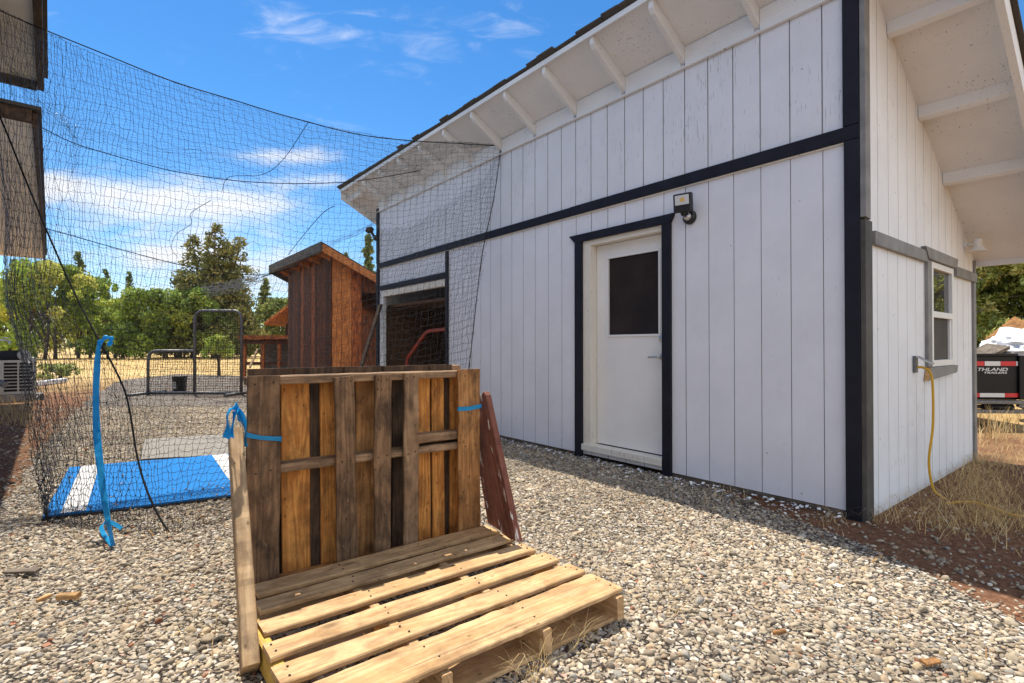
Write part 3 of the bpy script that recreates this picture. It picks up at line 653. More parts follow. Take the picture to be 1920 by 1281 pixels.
mb = MB(); mb.box((-2.412, -.014, .115), (-2.315, .12, 2.142)); mb.box((-1.492, -.0141, .115), (-1.478, .12, 2.142)); mb.box((-2.3148, -.0138, 2.09), (-1.4922, .12, 2.142)); mb.build('door_frame', M['cream'], shed, bevel=.003)
mb = MB(); mb.box((-2.4095, -.05, .085), (-1.48, .072, .146)); mb.build('door_sill', M['cream'], shed, bevel=.004)
mb = MB(); mb.box((-2.507, -.042, -.005), (-2.415, -.0125, 2.137)); mb.build('door_trim', M['navy'], shed, bevel=.002)
mb = MB(); mb.box((-1.476, -.042, -.01), (-1.392, -.0125, 2.137)); mb.build('door_trim', M['navy'], shed, bevel=.002)
mb = MB(); mb.prism([(-2.507, -.044, 2.1385), (-1.392, -.044, 2.1385), (-1.355, -.044, 2.213), (-2.585, -.044, 2.213)], (0, .0315, 0)); mb.build('door_trim', M['navy'], shed, bevel=.002)
# far doorway (open): trims, header, dark inside
trim('doorway_trim', (-4.987, -.042, .0), (-4.93, -.0125, 2.405)); mb = MB(); mb.box((-7.07, -.046, 2.04), (-4.99, -.0125, 2.12)); mb.build('doorway_trim', M['navy'], shed, bevel=.002)
mb = MB(); mb.box((-7.0, -.030, 1.935), (-4.99, .03, 2.035)); mb.build('doorway_header', M['cream'], shed, bevel=.003)
mb = MB(); mb.box((-7.09, -.030, .02), (-6.985, .03, 1.93)); mb.build('doorway_jamb', M['white_side'], shed, bevel=.003)
# window on the side wall
win = MB(); y0, y1, z0, z1 = WIN; fw = .05
for lo, hi in (((.004, y0, z0), (.034, y0 + fw, z1)), ((.004, y1 - fw, z0), (.034, y1, z1)), ((.0042, y0 + fw, z0), (.0338, y1 - fw, z0 + .05)), ((.0042, y0 + fw, z1 - .05), (.0338, y1 - fw, z1)), ((.0042, y0 + fw, 1.335), (.0338, y1 - fw, 1.385)),
               ((.0, y0 + fw, z0 + .05), (.022, y0 + fw + .03, 1.335)), ((.0, y1 - fw - .03, z0 + .05), (.022, y1 - fw, 1.335))): win.box(lo, hi)
win = win.build('window', M['vinyl'], shed, bevel=.003)
mb = MB(); mb.box((.002, y0 + fw, 1.385), (.006, y1 - fw, z1 - .05)); mb.build('pane', M['pane'], win)
mb = MB(); mb.box((.001, y0 + fw + .03, z0 + .05), (.005, y1 - fw - .03, 1.335)); mb.build('insect_screen', M['screen'], win)
mb = MB(); mb.prism([(.019, 1.17, 1.872), (.019, 1.26, 1.785), (.019, 2.10, 1.785), (.019, 2.15, 1.868)], (.034, 0, 0)); mb.build('window_trim', M['grey_trim'], shed, bevel=.002)
mb = MB(); mb.prism([(.0125, 1.24, .835), (.0125, 2.11, .875), (.0125, 2.15, .937), (.0125, 1.30, .937)], (.034, 0, 0)); mb.build('window_sill', M['grey_trim'], shed, bevel=.002)
mb = MB(); mb.box((.0125, 1.29, .94), (.036, 1.395, 1.783)); mb.build('window_trim', M['grey_trim'], shed, bevel=.002)
mb = MB(); mb.hexa([(.017, 1.2375, .836), (.05, 1.2375, .836), (.05, 1.2395, .836), (.017, 1.2395, .836), (.017, 1.297, .936), (.05, 1.297, .936), (.05, 1.299, .936), (.017, 1.299, .936)]); mb.build('cut_end', M['wood_end'], shed)

def lw(x, y, z=0):                # building local -> world
    p = bl(x, y); return Vector((p.x, p.y, z))
# ---- fixtures on the shed
fl = thing('floodlight', 'square black LED floodlight with pale lens above the door corner', 'floodlight', lw(-1.215, -.018, 2.15), rz)
mb = MB(); mb.lathe([(0, .035), (.04, .034), (.055, .022), (.058, 0)], 24, (0, 0, 0), (0, -1, 0)); mb.build('mount', M['black'], fl)
mb = MB(); mb.tube([(0, -.03, .0), (-.005, -.06, .008), (.0, -.085, .02), (.008, -.095, .05)], .016, 10); mb.lathe([(0, .02), (.022, .02), (.024, -.02), (0, -.02)], 16, (.002, -.085, .025), (1, 0, 0)); mb.build('swivel_arm', M['black'], fl)
head = MB(); head.box((-.074, -.026, -.074), (.074, .026, .074)); head = head.build('lamp_head', M['black'], fl, loc=(.005, -.105, .10), bevel=.010, rot=(R(6), 0, R(14)))
mb = MB(); mb.box((-.056, -.0315, -.018), (.056, -.0265, .058)); mb.build('lens', M['white_reflect'], head, bevel=.002)
mb = MB(); mb.box((-.014, -.0335, .006), (.022, -.0318, .036)); mb.build('led_chip', mat_plain('led_yellow', (.75,.48,.12), .5), head)
mb = MB(); mb.lathe([(0, .03), (.02, .03), (.03, .012), (.034, 0)], 16, (.0, -.035, .0), (0, -1, -.3)); mb.build('sensor', M['steel'], fl)
lt = thing('security_light', 'small dark security light at the far eave corner of the white shed', 'light', lw(-ML - .03, -.05, 3.0), rz)
mb = MB(); mb.box((-.06, -.05, -.05), (.06, .03, .04)); mb.build('lamp_head', M['wood_dark'], lt, loc=(-.06, -.07, .09), bevel=.012, rot=(R(-25), 0, .4))
mb = MB(); mb.tube([(-.05, -.06, .08), (-.02, -.03, .0), (.03, -.0, -.05)], .022, 10); mb.lathe([(0, .04), (.045, .04), (.05, 0)], 16, (.03, .0, -.05), (0, -1, 0)); mb.build('mount', M['black'], lt)
bn = thing('barn_light', 'white enamel barn light on the side wall under the low eave', 'light', lw(.019, 2.56, 2.05), rz); bn.scale = (.6, .6, .6)
mb = MB(); mb.lathe([(0, .02), (.05, .018), (.055, 0)], 20, (0, 0, 0), (1, 0, 0)); mb.tube([(.01, 0, 0), (.10, 0, .0), (.14, 0, .0)], .022, 10); mb.build('arm', M['vinyl'], bn)
mb = MB(); mb.lathe([(0, .07), (.05, .07), (.055, .06), (.055, -.01), (.045, -.02), (.052, -.035), (.10, -.10), (.115, -.125), (.10, -.12), (.04, -.04)], 24, (.155, 0, .0)); mb.build('shade', M['vinyl'], bn)
ob = thing('outlet_box', 'small grey outdoor outlet with its cover flipped up on the side wall', 'outlet', lw(.0125, 1.0, .905), rz)
mb = MB(); mb.box((0, -.03, .0), (.02, .03, .125)); mb.build('box', M['galv'], ob, bevel=.004)
mb = MB(); mb.hexa([(.02, -.03, .116), (.115, -.03, .062), (.115, .03, .062), (.02, .03, .116), (.024, -.03, .126), (.12, -.03, .072), (.12, .03, .072), (.024, .03, .126)]); mb.build('cover', M['steel'], ob, bevel=.003)
# extension cord
def spline(pts, n=8):
    out = []; P = [Vector(p) for p in pts]; P = [2 * P[0] - P[1]] + P + [2 * P[-1] - P[-2]]
    for i in range(1, len(P) - 2):
        for k in range(n):
            u = k / n; a, b, c, d = P[i-1:i+3]
            out.append(.5 * ((2*b) + (c - a)*u + (2*a - 5*b + 4*c - d)*u*u + (3*b - a - 3*c + d)*u**3))
    out.append(P[-2]); return out
cp = [lw(.02, 1.0, .94), lw(.06, 1.02, .945), lw(.105, 1.04, .90), lw(.115, 1.05, .75), lw(.11, 1.06, .5), lw(.09, 1.04, .25), lw(.11, 1.05, .06), lw(.16, 1.03, .010), lw(.24, 1.0, -.012), lw(.42, 1.05, -.02)]
g1, g2 = gnd(1825, 948), gnd(1912, 972)
cp += [g1 + Vector((-.15, .05, -.006)), g1 + Vector((0, 0, .022)), g1.lerp(g2, .5) + Vector((0, .01, .018)), g2 + Vector((0, 0, .016)), g2 + Vector((.35, -.02, .012)), g2 + Vector((.8, .25, .012))]
mb = MB(); mb.tube(spline(cp), .0085, 8); tag(mb.build('extension_cord', M['cord']), 'yellow extension cord hanging from the outlet and trailing over the dirt', 'cord')
# things inside the open doorway
def in_door(px, py, depth):
    o_ = CORNER + V * depth; r = ray(px, py); return EYE + r * ((o_ - EYE).dot(V) / r.dot(V))
rt = MB(); q = [in_door(772, 720, .35), in_door(762, 674, .35), in_door(801, 621, .35), in_door(850, 616, .35), in_door(900, 614, .35)]; q[0].z = .02
rt.tube([q[0], q[1].lerp(q[0], .1), q[1].lerp(q[2], .06), q[2].lerp(q[1], .06), q[2].lerp(q[3], .1), q[3], q[4]], .032, 10); pass
tag(rt.build('tube_rack', M['red_tube']), 'bent red metal tube frame standing inside the dark open doorway', 'metal frame')
lb = MB(); a = lw(-6.99, -.07, 1.80); b2 = lw(-7.07, -.62, .0)
lb.beam(a, b2, .11, .03, up=V); o = lb.build('leaning_plank', M['wood_dark']); tag(o, 'dark plank leaning against the left jamb of the open doorway', 'plank')
pb = MB()
for i, (x, h) in enumerate(((-6.75, 1.7), (-6.55, 1.45), (-6.3, 1.6), (-5.6, 1.5))): pb.beam(lw(x, 1.6, .06), lw(x + .1, 1.8, h), .17, .03, up=V)
tag(pb.build('stored_lumber', M['interior_wood']), 'rough brown boards stored upright inside the open doorway', 'lumber')

# ------------------------------------------------------------------ boards and pallets
def board(name, parent, c, xa, ya, Lx, Wy, Tz, mat, seed, wob=.006, chip=.004, seg=22, label=None, shape=None):
    """plank: local X = length along xa, Y = width along ya; wavy edges, slightly cupped, worn arrises"""
    rr = random.Random(seed); xa = Vector(xa).normalized(); ya = Vector(ya).normalized(); za = xa.cross(ya)
    mb = MB(); ph = rr.uniform(0, 50); prof = []; bv = min(.004, Tz * .2)
    for i in range(seg + 1):
        u = i / seg; x = (u - .5) * Lx
        e0 = mnoise.noise(Vector((x * 3 + ph, 0, 1.3))) * wob + max(0, mnoise.noise(Vector((x * 14, ph, 3)))) * -chip
        e1 = mnoise.noise(Vector((x * 3 + ph, 7, 2.1))) * wob - max(0, mnoise.noise(Vector((x * 14, ph, 9)))) * -chip
        zz = mnoise.noise(Vector((x * 1.6 + ph, 3, 5))) * wob * .5
        w0, w1 = -Wy / 2 + e0, Wy / 2 + e1
        if shape: w0, w1 = shape(u, w0, w1)
        dx = 0
        if i in (0, seg): dx = rr.uniform(-.004, .004)
        t_ = Tz / 2
        ring = [(x+dx, w0+bv, -t_+zz), (x, w1-bv, -t_+zz), (x, w1, -t_+bv+zz), (x, w1, t_-bv+zz), (x, w1-bv, t_+zz), (x+dx, w0+bv, t_+zz), (x+dx, w0, t_-bv+zz), (x+dx, w0, -t_+bv+zz)]
        prof.append(ring)
    for r_ in prof: mb.v += r_
    for i in range(seg):
        for j in range(8):
            j2 = (j + 1) % 8; mb.f.append((i*8+j, i*8+j2, (i+1)*8+j2, (i+1)*8+j)); mb.m.append(0); mb.sm.append(False)
    mb.f.append(tuple(reversed(range(8)))); mb.f.append(tuple(seg*8 + j for j in range(8))); mb.m += [0, 0]; mb.sm += [False, False]
    # consistent outward normals
    o = mb.build(name, mat, parent)
    o.matrix_local = Matrix(((xa.x, ya.x, za.x, c[0]), (xa.y, ya.y, za.y, c[1]), (xa.z, ya.z, za.z, c[2]), (0, 0, 0, 1)))
    if label: o['label'] = label
    return o
def pallet_frame(deg): a = R(deg); return a, Vector((math.cos(a), math.sin(a), 0)), Vector((math.sin(a), -math.cos(a), 0))
A_L, AXL, FRL = pallet_frame(38.0); PL_ = Vector((-.067 * S, 2.534 * S, 0))      # lying pallet: origin = right front corner of its backmost slat
ANG, AX, FRD = pallet_frame(35.5); P0 = Vector((-.988 * S, 2.041 * S, 0))          # upright pallets
def pl(px, py, s):               # pixel on the vertical plane s (metres toward the front) -> local x, z
    o = P0 + FRD * s; r = ray(px, py); n_ = FRD; tt = (o - EYE).dot(n_) / r.dot(n_); q = EYE + r * tt - P0
    return q.dot(AX), q.z
NAIL = mat_plain('rusty_nail', (.06,.042,.032), .6, .5, var=.3)
_n = MB(); _n.lathe([(0, .002), (.0036, .0014), (.0040, -.003)], 8); nail0 = None
def nail(parent, loc, front=False):
    global nail0
    if nail0 is None: nail0 = _n.build('nail', NAIL); o_ = nail0
    else: o_ = nail0.copy(); COL.objects.link(o_)
    o_.parent = parent; o_.location = loc; o_.rotation_euler = (R(90), 0, 0) if front else (0, 0, 0)
lying = thing('wooden_pallet', 'pale pine pallet lying flat on the gravel with sunlit deck slats', 'pallet', PL_, A_L, 'wooden pallets tied together')
TOP = .115 * S
SF = [.0, .132, .281, .433, .576, .765]; SW = [.105, .092, .092, .092, .097, .15]; LN = [1.06, 1.08, 1.10, 1.12, 1.135, 1.16]
for i, (sf, sw) in enumerate(zip(SF, SW)):
    ln = LN[i] * S; ta = (0, .004, -.003, .005, -.004, .006)[i]
    board('deck_board', lying, (-ln / 2 + (0, -.004, -.008, -.005, .0, .0)[i], -(sf - sw / 2) * S, TOP - .009 + (0, .001, -.001, .001, 0, .001)[i]), (1, ta, 0), (-ta, 1, 0), ln, sw * S, .019, M['wood_new'], 100 + i, wob=.013 if i == 5 else .006, chip=.016 if i == 5 else .005, seg=44)
for k, x in enumerate((-1.105 * S, -.75 * S, -.38 * S, -.03)):
    board('stringer', lying, (x, -(.33 + (.12 if k == 0 else 0)) * S, TOP - .0195 - .0445), (0, -1, 0), (0, 0, 1), (.66 if k == 0 else .90) * S, .088, .038, M['wood_yellow'] if k == 0 else M['wood_new'], 130 + k, wob=.003, label='yellow painted stringer' if k == 0 else None)
for k, (s, wd) in enumerate(((.70, .13), (.33, .10), (-.05, .12))):
    board('bottom_board', lying, (-.53 * S, -s * S, .017), (1, 0, 0), (0, 1, 0), 1.06 * S, wd * S, .017, M['wood_new'], 140 + k, wob=.004)
for i, (sf, sw) in enumerate(zip(SF, SW)):
    for x in (-1.10 * S, -.75 * S, -.38 * S, -.032):
        for q in (.27, .73):
            if x > -LN[i] * S + .012: nail(lying, (x + rnd.uniform(-.012, .012), -(sf - sw * q) * S, TOP + .0022 + (0, .001, -.001, .001, 0, .001)[i]))
stand = thing('wooden_pallet', 'weathered pallet standing upright with dark brown slats behind the flat one', 'pallet', P0, ANG, 'wooden pallets tied together')
s0 = .0; HT = .885 * S
def slat(px0, px1, pyt, mat, seed, s, z0=.02, z1=None, tilt=0, wob=.004, th=.018, parent=stand, label=None, name='front_slat'):
    x0, _ = pl(px0, pyt, s); x1, zt = pl(px1, pyt, s); zt = z1 if z1 else min(zt, HT)
    return board(name, parent, ((x0 + x1) / 2, -s, (z0 + zt) / 2), (tilt, 0, 1), (1, 0, -tilt), zt - z0, x1 - x0, th, M[mat], seed, wob=wob, label=label)
FS = [(463, 525, 'wood_brown', 0), (630, 667, 'wood_grey', -.022), (702, 733, 'wood_brown', .0), (757, 784, 'wood_grey', .0), (859, 899, 'wood_tan', -.006)]
FS[1] = (630, 667, 'wood_brown', -.02)
for i, (a, b_, m_, ti) in enumerate(FS):
    slat(a, b_, 706, m_, 200 + i, s0, tilt=ti, z1=HT + (0, -.012, -.01, -.008, .004)[i], wob=.005, label='wide dark brown slat' if i == 0 else None)
xa0, _ = pl(463, 706, s0); xa1, _ = pl(899, 706, s0); Lp = xa1 - xa0
def rail(z, s, h, seed, mat='wood_grey', x0=xa0, x1=xa1, th=.038, parent=stand, slope=0):
    return board('stringer', parent, ((x0 + x1) / 2, -s, z), (1, 0, slope), (0, 0, 1), x1 - x0, h, th, M[mat], seed, wob=.003)
for a, b_, m_, ti in FS:
    xa_, _ = pl(a, 706, s0); xb_, _ = pl(b_, 706, s0)
    for z in (HT - .03, .565, .06):
        for q in (.25, .75): nail(stand, (xa_ + (xb_ - xa_) * q + ti * (z - HT * .5) + rnd.uniform(-.006, .006), -s0 - .0105, z + rnd.uniform(-.006, .006)), True)
sr = s0 - .009 - .045                      # stringers lie flat behind the front slats
rail(HT - .022, sr, .036, 211, th=.085); rail(.565, sr, .036, 212, th=.085, slope=.012); rail(.055, sr, .036, 213, 'wood_tan', th=.085)
board('stringer', stand, (xa1 - .20, -(sr), .625), (1, 0, .02), (0, 0, 1), .42, .04, .08, M['wood_grey'], 214)
s1 = sr - .045 - .010
RS = [(528, 581, 'wood_amber'), (601, 633, 'wood_tan'), (667, 702, 'wood_tan'), (735, 756, 'wood_dark'), (783, 806, 'wood_amber'), (810, 832, 'wood_amber'), (843, 868, 'wood_amber')]
RS[1] = (601, 633, 'wood_amber')
for i, (a, b_, m_) in enumerate(RS):
    slat(a, b_, 722, m_, 230 + i, s1, z1=HT - .03, tilt=(-.01, -.012, -.006, 0, -.01, -.012, -.004)[i], wob=.003, name='rear_slat')
rear = thing('wooden_pallet', 'dark pallet standing at the very back, mostly hidden behind the weathered one', 'pallet', P0 + FRD * (s1 - .0195), ANG, 'wooden pallets tied together')
xr = xa0 + .02; i = 0
while xr < xa1 - .12:
    wd = rnd.uniform(.11, .15); board('front_slat', rear, (xr + wd / 2, .001 + .017 * (i % 2), HT / 2 + .014), (0, 0, 1), (1, 0, 0), HT + .024, wd, .016, M['wood_dark'], 250 + i, wob=.003); xr += wd - .014; i += 1
for k, z in enumerate((.06, .5, HT)): board('stringer', rear, ((xa0 + xa1) / 2 + .02, .075, z), (1, 0, 0), (0, 0, 1), Lp - .1, .036, .09, M['wood_grey'], 270 + k)
for k in range(7): board('rear_slat', rear, (xa0 + .12 + k * (Lp - .2) / 6, .131, HT / 2 + .01), (0, 0, 1), (1, 0, 0), HT, .10, .016, M['wood_grey'], 280 + k)
# diagonal brace at the left, reddish plank at the right (each stands by itself against the pallets)
def lean(name, a, b, w, th, mat, seed, label, cat, **kw):
    a = Vector(a) * S; b = Vector(b) * S; d = (b - a).normalized(); side = d.cross(Vector((0, 0, 1))).normalized(); wdir = d.cross(side).normalized()
    return tag(board(name, None, (a + b) / 2, d, wdir, (b - a).length, w, th, mat, seed, **kw), label, cat)
lean('brace_plank', (-1.085, 2.065, .655), (-.785, 1.585, .03), .115, .052, M['wood_brace'], 301, 'sun bleached plank sloping down the left side of the pallets', 'plank', wob=.004, chip=.008, seg=40)
RB = mat_wood('red_brown_painted_board', (.25,.095,.065), (.17,.062,.043), stain=(.09,.035,.026), stain_amt=.35)
def red_paint_chips(m):
    t = m.node_tree; b = [n for n in t.nodes if n.type == 'BSDF_PRINCIPLED'][0]; src = b.inputs['Base Color'].links[0].from_socket
    c = coords(t, (5, 16, 16)); n = noise(t, c, 1.0, 5, .6, .4); r = ramp(t, n, [(.61, (0,0,0)), (.635, (1,1,1))])
    L(t, mixc(t, r.outputs[0], src, (.62,.58,.52)), b.inputs['Base Color'])
red_paint_chips(RB); M['red_board'] = RB
hd = Vector((.15, -.275, 0)).normalized(); side = Vector((hd.y, -hd.x, 0))              # plank stands in a vertical plane along hd
def pp(k, z): return Vector((k * S, z * S))                                       # (distance along hd, height)
foot = Vector((.035, 2.372, 0)) * S - hd * .0
prof = [pp(0, .118), pp(-.322, .752), pp(-.345, .768), pp(-.40, .74), pp(-.46, .62), pp(-.44, .45), pp(-.30, .118)]
xd = Vector((pp(0, .118) - pp(-.325, .755))).normalized(); yd = Vector((-xd.y, xd.x))
mb = MB(); mb.prism([(p_.dot(xd), p_.dot(yd), -.017) for p_ in prof], (0, 0, .034)); o = mb.build('painted_plank', M['red_board'], bevel=.004)
X3 = hd * xd.x + Vector((0, 0, xd.y)); Y3 = hd * yd.x + Vector((0, 0, yd.y)); Z3 = X3.cross(Y3)
o.matrix_local = Matrix(((X3.x, Y3.x, Z3.x, foot.x), (X3.y, Y3.y, Z3.y, foot.y), (X3.z, Y3.z, Z3.z, .004), (0, 0, 0, 1)))
tag(o, 'wide red brown painted plank with chipped edge leaning at the right of the pallets', 'plank')

# ------------------------------------------------------------------ blue ribbons
def strip(name, path, width, wdir, mat, th=.0012, twist=None):
    """flat cloth ribbon with a little thickness and creases"""
    mb = MB(); P = [Vector(p) for p in path]; n = len(P)
    for i, p in enumerate(P):
        d = (P[min(i+1, n-1)] - P[max(i-1, 0)]).normalized(); wv = Vector(wdir(i / (n - 1)) if callable(wdir) else wdir); wv = (wv - d * wv.dot(d)).normalized()
        nn = d.cross(wv) * th; wd = width(i / (n - 1)) if callable(width) else width; cr = mnoise.noise(p * 19) * wd * .10
        mid = p + nn * (0) + d.cross(wv) * cr * 1.5
        for q in (p - wv * wd / 2, mid - wv * wd * .1, mid + wv * wd * .18, p + wv * wd / 2): mb.v.append(tuple(q + nn))
        for q in (p + wv * wd / 2, mid + wv * wd * .18, mid - wv * wd * .1, p - wv * wd / 2): mb.v.append(tuple(q - nn))
    for i in range(n - 1):
        for j in range(8):
            j2 = (j + 1) % 8; mb.f.append((i*8+j, i*8+j2, (i+1)*8+j2, (i+1)*8+j)); mb.m.append(0); mb.sm.append(False)
    mb.f.append(tuple(range(8))); mb.f.append(tuple((n-1)*8 + j for j in reversed(range(8)))); mb.m += [0, 0]; mb.sm += [False, False]
    return mb.build(name, mat)
gB = gnd(212, 1030); rp = [at(193, 637, 3.40), at(187, 645, 3.385), at(184, 660, 3.36), at(182, 685, 3.33), at(180, 740, 3.27), at(181, 800, 3.20), at(186, 860, 3.10), at(195, 930, 2.97), at(204, 985, 2.88), Vector((gB.x, gB.y, .02))]
o = strip('blue_ribbon', spline(rp, 6), lambda u: .024 + .020 * min(1, max(0, u - .10) * 1.6) + .003 * math.sin(u * 23), lambda u: (math.cos(.5 * math.sin(u * 5)), math.sin(.5 * math.sin(u * 5)), .1), M['ribbon'])
tag(o, 'long blue ribbon hanging from the black net rope down to the gravel', 'ribbon')
kn = MB(); kn.tube(spline([at(186, 645, 3.36), at(191, 637, 3.33), at(201, 632, 3.32), at(208, 634, 3.34), at(209, 640, 3.37), at(203, 648, 3.40)], 5), [.010 + .006 * math.sin(i * .9) for i in range(26)], 7); kk = kn.build('knot', M['ribbon']); kk.parent = o
q = [gB + Vector((0, 0, .02)), gnd(196, 1014) + Vector((0, 0, .03)), gnd(190, 1002) + Vector((0, 0, .05)), gnd(205, 998) + Vector((0, 0, .06)), gnd(228, 1000) + Vector((0, 0, .03))]
kk = strip('loose_end', spline(q, 5), .022, (.5, .6, .6), M['ribbon']); kk.parent = o
def pf(px, py, s): x, z = pl(px, py, s); return P0 + AX * x + FRD * s + Vector((0, 0, z))
sf_ = s0 + .009 + .003
VW = Vector((.45, .88, -.1)).normalized()
def face_dir(path):
    P = [Vector(p) for p in path]
    def f(u):
        i = min(len(P) - 2, max(0, int(u * (len(P) - 1)))); d = (P[i+1] - P[i]).normalized(); w = d.cross(VW)
        return tuple(w.normalized() * .9 + VW * .45 * math.sin(u * 7))
    return f
o = strip('blue_ribbon', spline([pf(460, 813, sf_ - .03), pf(464, 816, sf_), pf(490, 821, sf_ + .002), pf(524, 823, sf_), pf(527, 823, sf_ - .03)], 5), lambda u: .027 - .010 * math.sin(u * 3.1), (0, 0, 1), M['ribbon'])
tag(o, 'blue ribbon wrapped round the left dark slat and tied in a drooping bow', 'ribbon')
e0 = [pf(460, 800, s0 - .03), pf(455, 778, s0 - .02), pf(446, 763, s0), pf(435, 764, s0 + .03), pf(426, 780, s0 + .04), pf(428, 800, s0 + .03), pf(424, 822, s0 + .02)]
kk = strip('bow_loop', spline(e0, 6), .034, face_dir(spline(e0, 6)), M['ribbon']); kk.parent = o
e0 = [pf(450, 790, s0), pf(444, 772, s0 + .02), pf(440, 776, s0 + .03), pf(436, 800, s0 + .03), pf(432, 820, s0 + .02)]
kk = strip('loose_end', spline(e0, 6), .032, face_dir(spline(e0, 6)), M['ribbon']); kk.parent = o
e0 = [pf(446, 768, s0 + .01), pf(454, 782, s0 + .01), pf(459, 800, s0), pf(460, 820, s0 - .01), pf(459, 838, s0)]
kk = strip('loose_end', spline(e0, 6), .028, face_dir(spline(e0, 6)), M['ribbon']); kk.parent = o
o = strip('blue_ribbon', spline([pf(858, 767, sf_ - .03), pf(860, 767, sf_), pf(880, 766, sf_ + .001), pf(899, 762, sf_), pf(903, 762, sf_ - .05)], 5), .022, (0, 0, 1), M['ribbon'])
tag(o, 'narrow blue ribbon band round the right hand slat of the upright pallet', 'ribbon')

# ------------------------------------------------------------------ mats on the ground
A, B, = gnd(80, 978), gnd(130, 883); D_ = (gnd(437, 936) - A).normalized(); 
def solve_px(o, d, px):
    q = (px - 960) / F * math.cos(PITCH); t_ = 0
    for _ in range(30): p = o + d * t_; e = p.x - q * p.y; t_ -= e / (d.x - q * d.y)
    return t_
Wm = solve_px(B, D_, 398) + .215
e_side = (B - A); nrm = (e_side - D_ * e_side.dot(D_)); 
bmt = thing('batting_mat', 'bright blue turf mat with white stripes lying on the gravel under the net', 'mat', A + Vector((0, 0, .018)), 0)
def flat(name, pts, z0, z1, mat, parent, sub=24):
    mb = MB(); a, b, c, d = [Vector(p) for p in pts]; n = sub
    def g(i, j, z): u, v = i / n, j / n; p = a.lerp(b, u).lerp(d.lerp(c, u), v); return (p.x, p.y, z + mnoise.noise(Vector((p.x * 3, p.y * 3, 0))) * .006)
    for i in range(n):
        for j in range(n): mb.quad([g(i,j,z1), g(i+1,j,z1), g(i+1,j+1,z1), g(i,j+1,z1)], 0, True)
    for k in range(n):
        mb.quad([g(k,0,z0), g(k+1,0,z0), g(k+1,0,z1), g(k,0,z1)]); mb.quad([g(k+1,n,z0), g(k,n,z0), g(k,n,z1), g(k+1,n,z1)])
        mb.quad([g(0,k+1,z0), g(0,k,z0), g(0,k,z1), g(0,k+1,z1)]); mb.quad([g(n,k,z0), g(n,k+1,z0), g(n,k+1,z1), g(n,k,z1)])
    return mb.build(name, mat, parent)
ex = D_; ey = e_side
mp_ = lambda u, v: ex * u + ey * v
flat('turf', [mp_(0, 0), mp_(Wm, 0), mp_(Wm, 1), mp_(0, 1)], .0, .016, M['turf_blue'], bmt)
flat('backing', [mp_(-.006, -.004), mp_(Wm + .006, -.004), mp_(Wm + .006, 1.004), mp_(-.006, 1.004)], -.006, .004, M['black'], bmt, 8)
st0, st1 = .085, .215
flat('white_stripe', [mp_(st0, .004), mp_(st1, .004), mp_(st1, .998), mp_(st0, .998)], .012, .0195, M['turf_white'], bmt)
flat('white_stripe', [mp_(Wm - st1, .004), mp_(Wm - st0, .004), mp_(Wm - st0, .998), mp_(Wm - st1, .998)], .012, .0195, M['turf_white'], bmt)
q_ = np.array([list((A + ex * (rng.uniform(0, 1) ** .6 * Wm if rng.uniform() < .5 else rng.uniform(0, Wm)) + ey * rng.uniform(0, 1) ** 2.2).to_2d()) for _ in range(70)]); sz_ = rng.uniform(.004, .011, 70)
stones('gravel_stones', q_, sz_, 1, zoff=.3 + .037 / sz_, label='few small stones kicked up onto the blue turf mat')
a, b2, c_, d2 = gnd(263, 868), gnd(452, 856), gnd(445, 818), gnd(272, 829)
gmt = thing('rubber_mat', 'flat grey rubber mat on the gravel behind the blue turf mat', 'mat', a + Vector((0, 0, .02)))
flat('top_sheet', [Vector((0,0,0)), b2 - a, c_ - a, d2 - a], .004, .014, M['mat_grey'], gmt, 12)
flat('edge', [(Vector((0,0,0)) - (c_ - a) * .012), (b2 - a) * 1.01, (c_ - a) * 1.01, (d2 - a) * 1.01], -.016, .003, M['black'], gmt, 4)

# ------------------------------------------------------------------ batting cage net
class Surf:
    """Catmull-Rom surface through a control grid"""
    def __init__(s, rows): s.g = np.array([[list(p) for p in r] for r in rows])
    @staticmethod
    def cr(arr, x):
        n = len(arr) - 1; x = np.clip(x, 0, 1) * n; i = np.minimum(x.astype(int), n - 1); u = (x - i)[:, None]
        ext = np.concatenate([[2 * arr[0] - arr[1]], arr, [2 * arr[-1] - arr[-2]]]); a, b, c, d = ext[i], ext[i+1], ext[i+2], ext[i+3]
        return .5 * (2*b + (c - a)*u + (2*a - 5*b + 4*c - d)*u**2 + (3*b - a - 3*c + d)*u**3)
    def grid(s, nu, nv, warp=None):
        uu = np.linspace(0, 1, nu); vv = np.linspace(0, 1, nv)
        rows = np.stack([s.cr(r, uu) for r in s.g])              # R x nu x 3
        return np.stack([s.cr(rows[:, i], vv) for i in range(nu)], 1)   # nv x nu x 3
def strand_mesh(lines, r):
    """lines: list of (k,3); 3-sided tubes"""
    vs_, fs_ = [], []; base = 0
    for P in lines:
        k = len(P); d = np.gradient(P, axis=0); d /= np.linalg.norm(d, axis=1, keepdims=True) + 1e-9
        ref = np.array([.3, -.8, .52]); a = np.cross(d, ref); a /= np.linalg.norm(a, axis=1, keepdims=True) + 1e-9; b = np.cross(d, a)
        for j in range(3):
            t_ = 2 * np.pi * j / 3; vs_.append(P + (a * np.cos(t_) + b * np.sin(t_)) * r)
        i = np.arange(k - 1)
        for j in range(3):
            j2 = (j + 1) % 3; fs_.append(np.stack([base + j*k + i, base + j2*k + i, base + j2*k + i + 1, base + j*k + i + 1], 1))
        base += 3 * k
    return np.concatenate(vs_), np.concatenate(fs_)
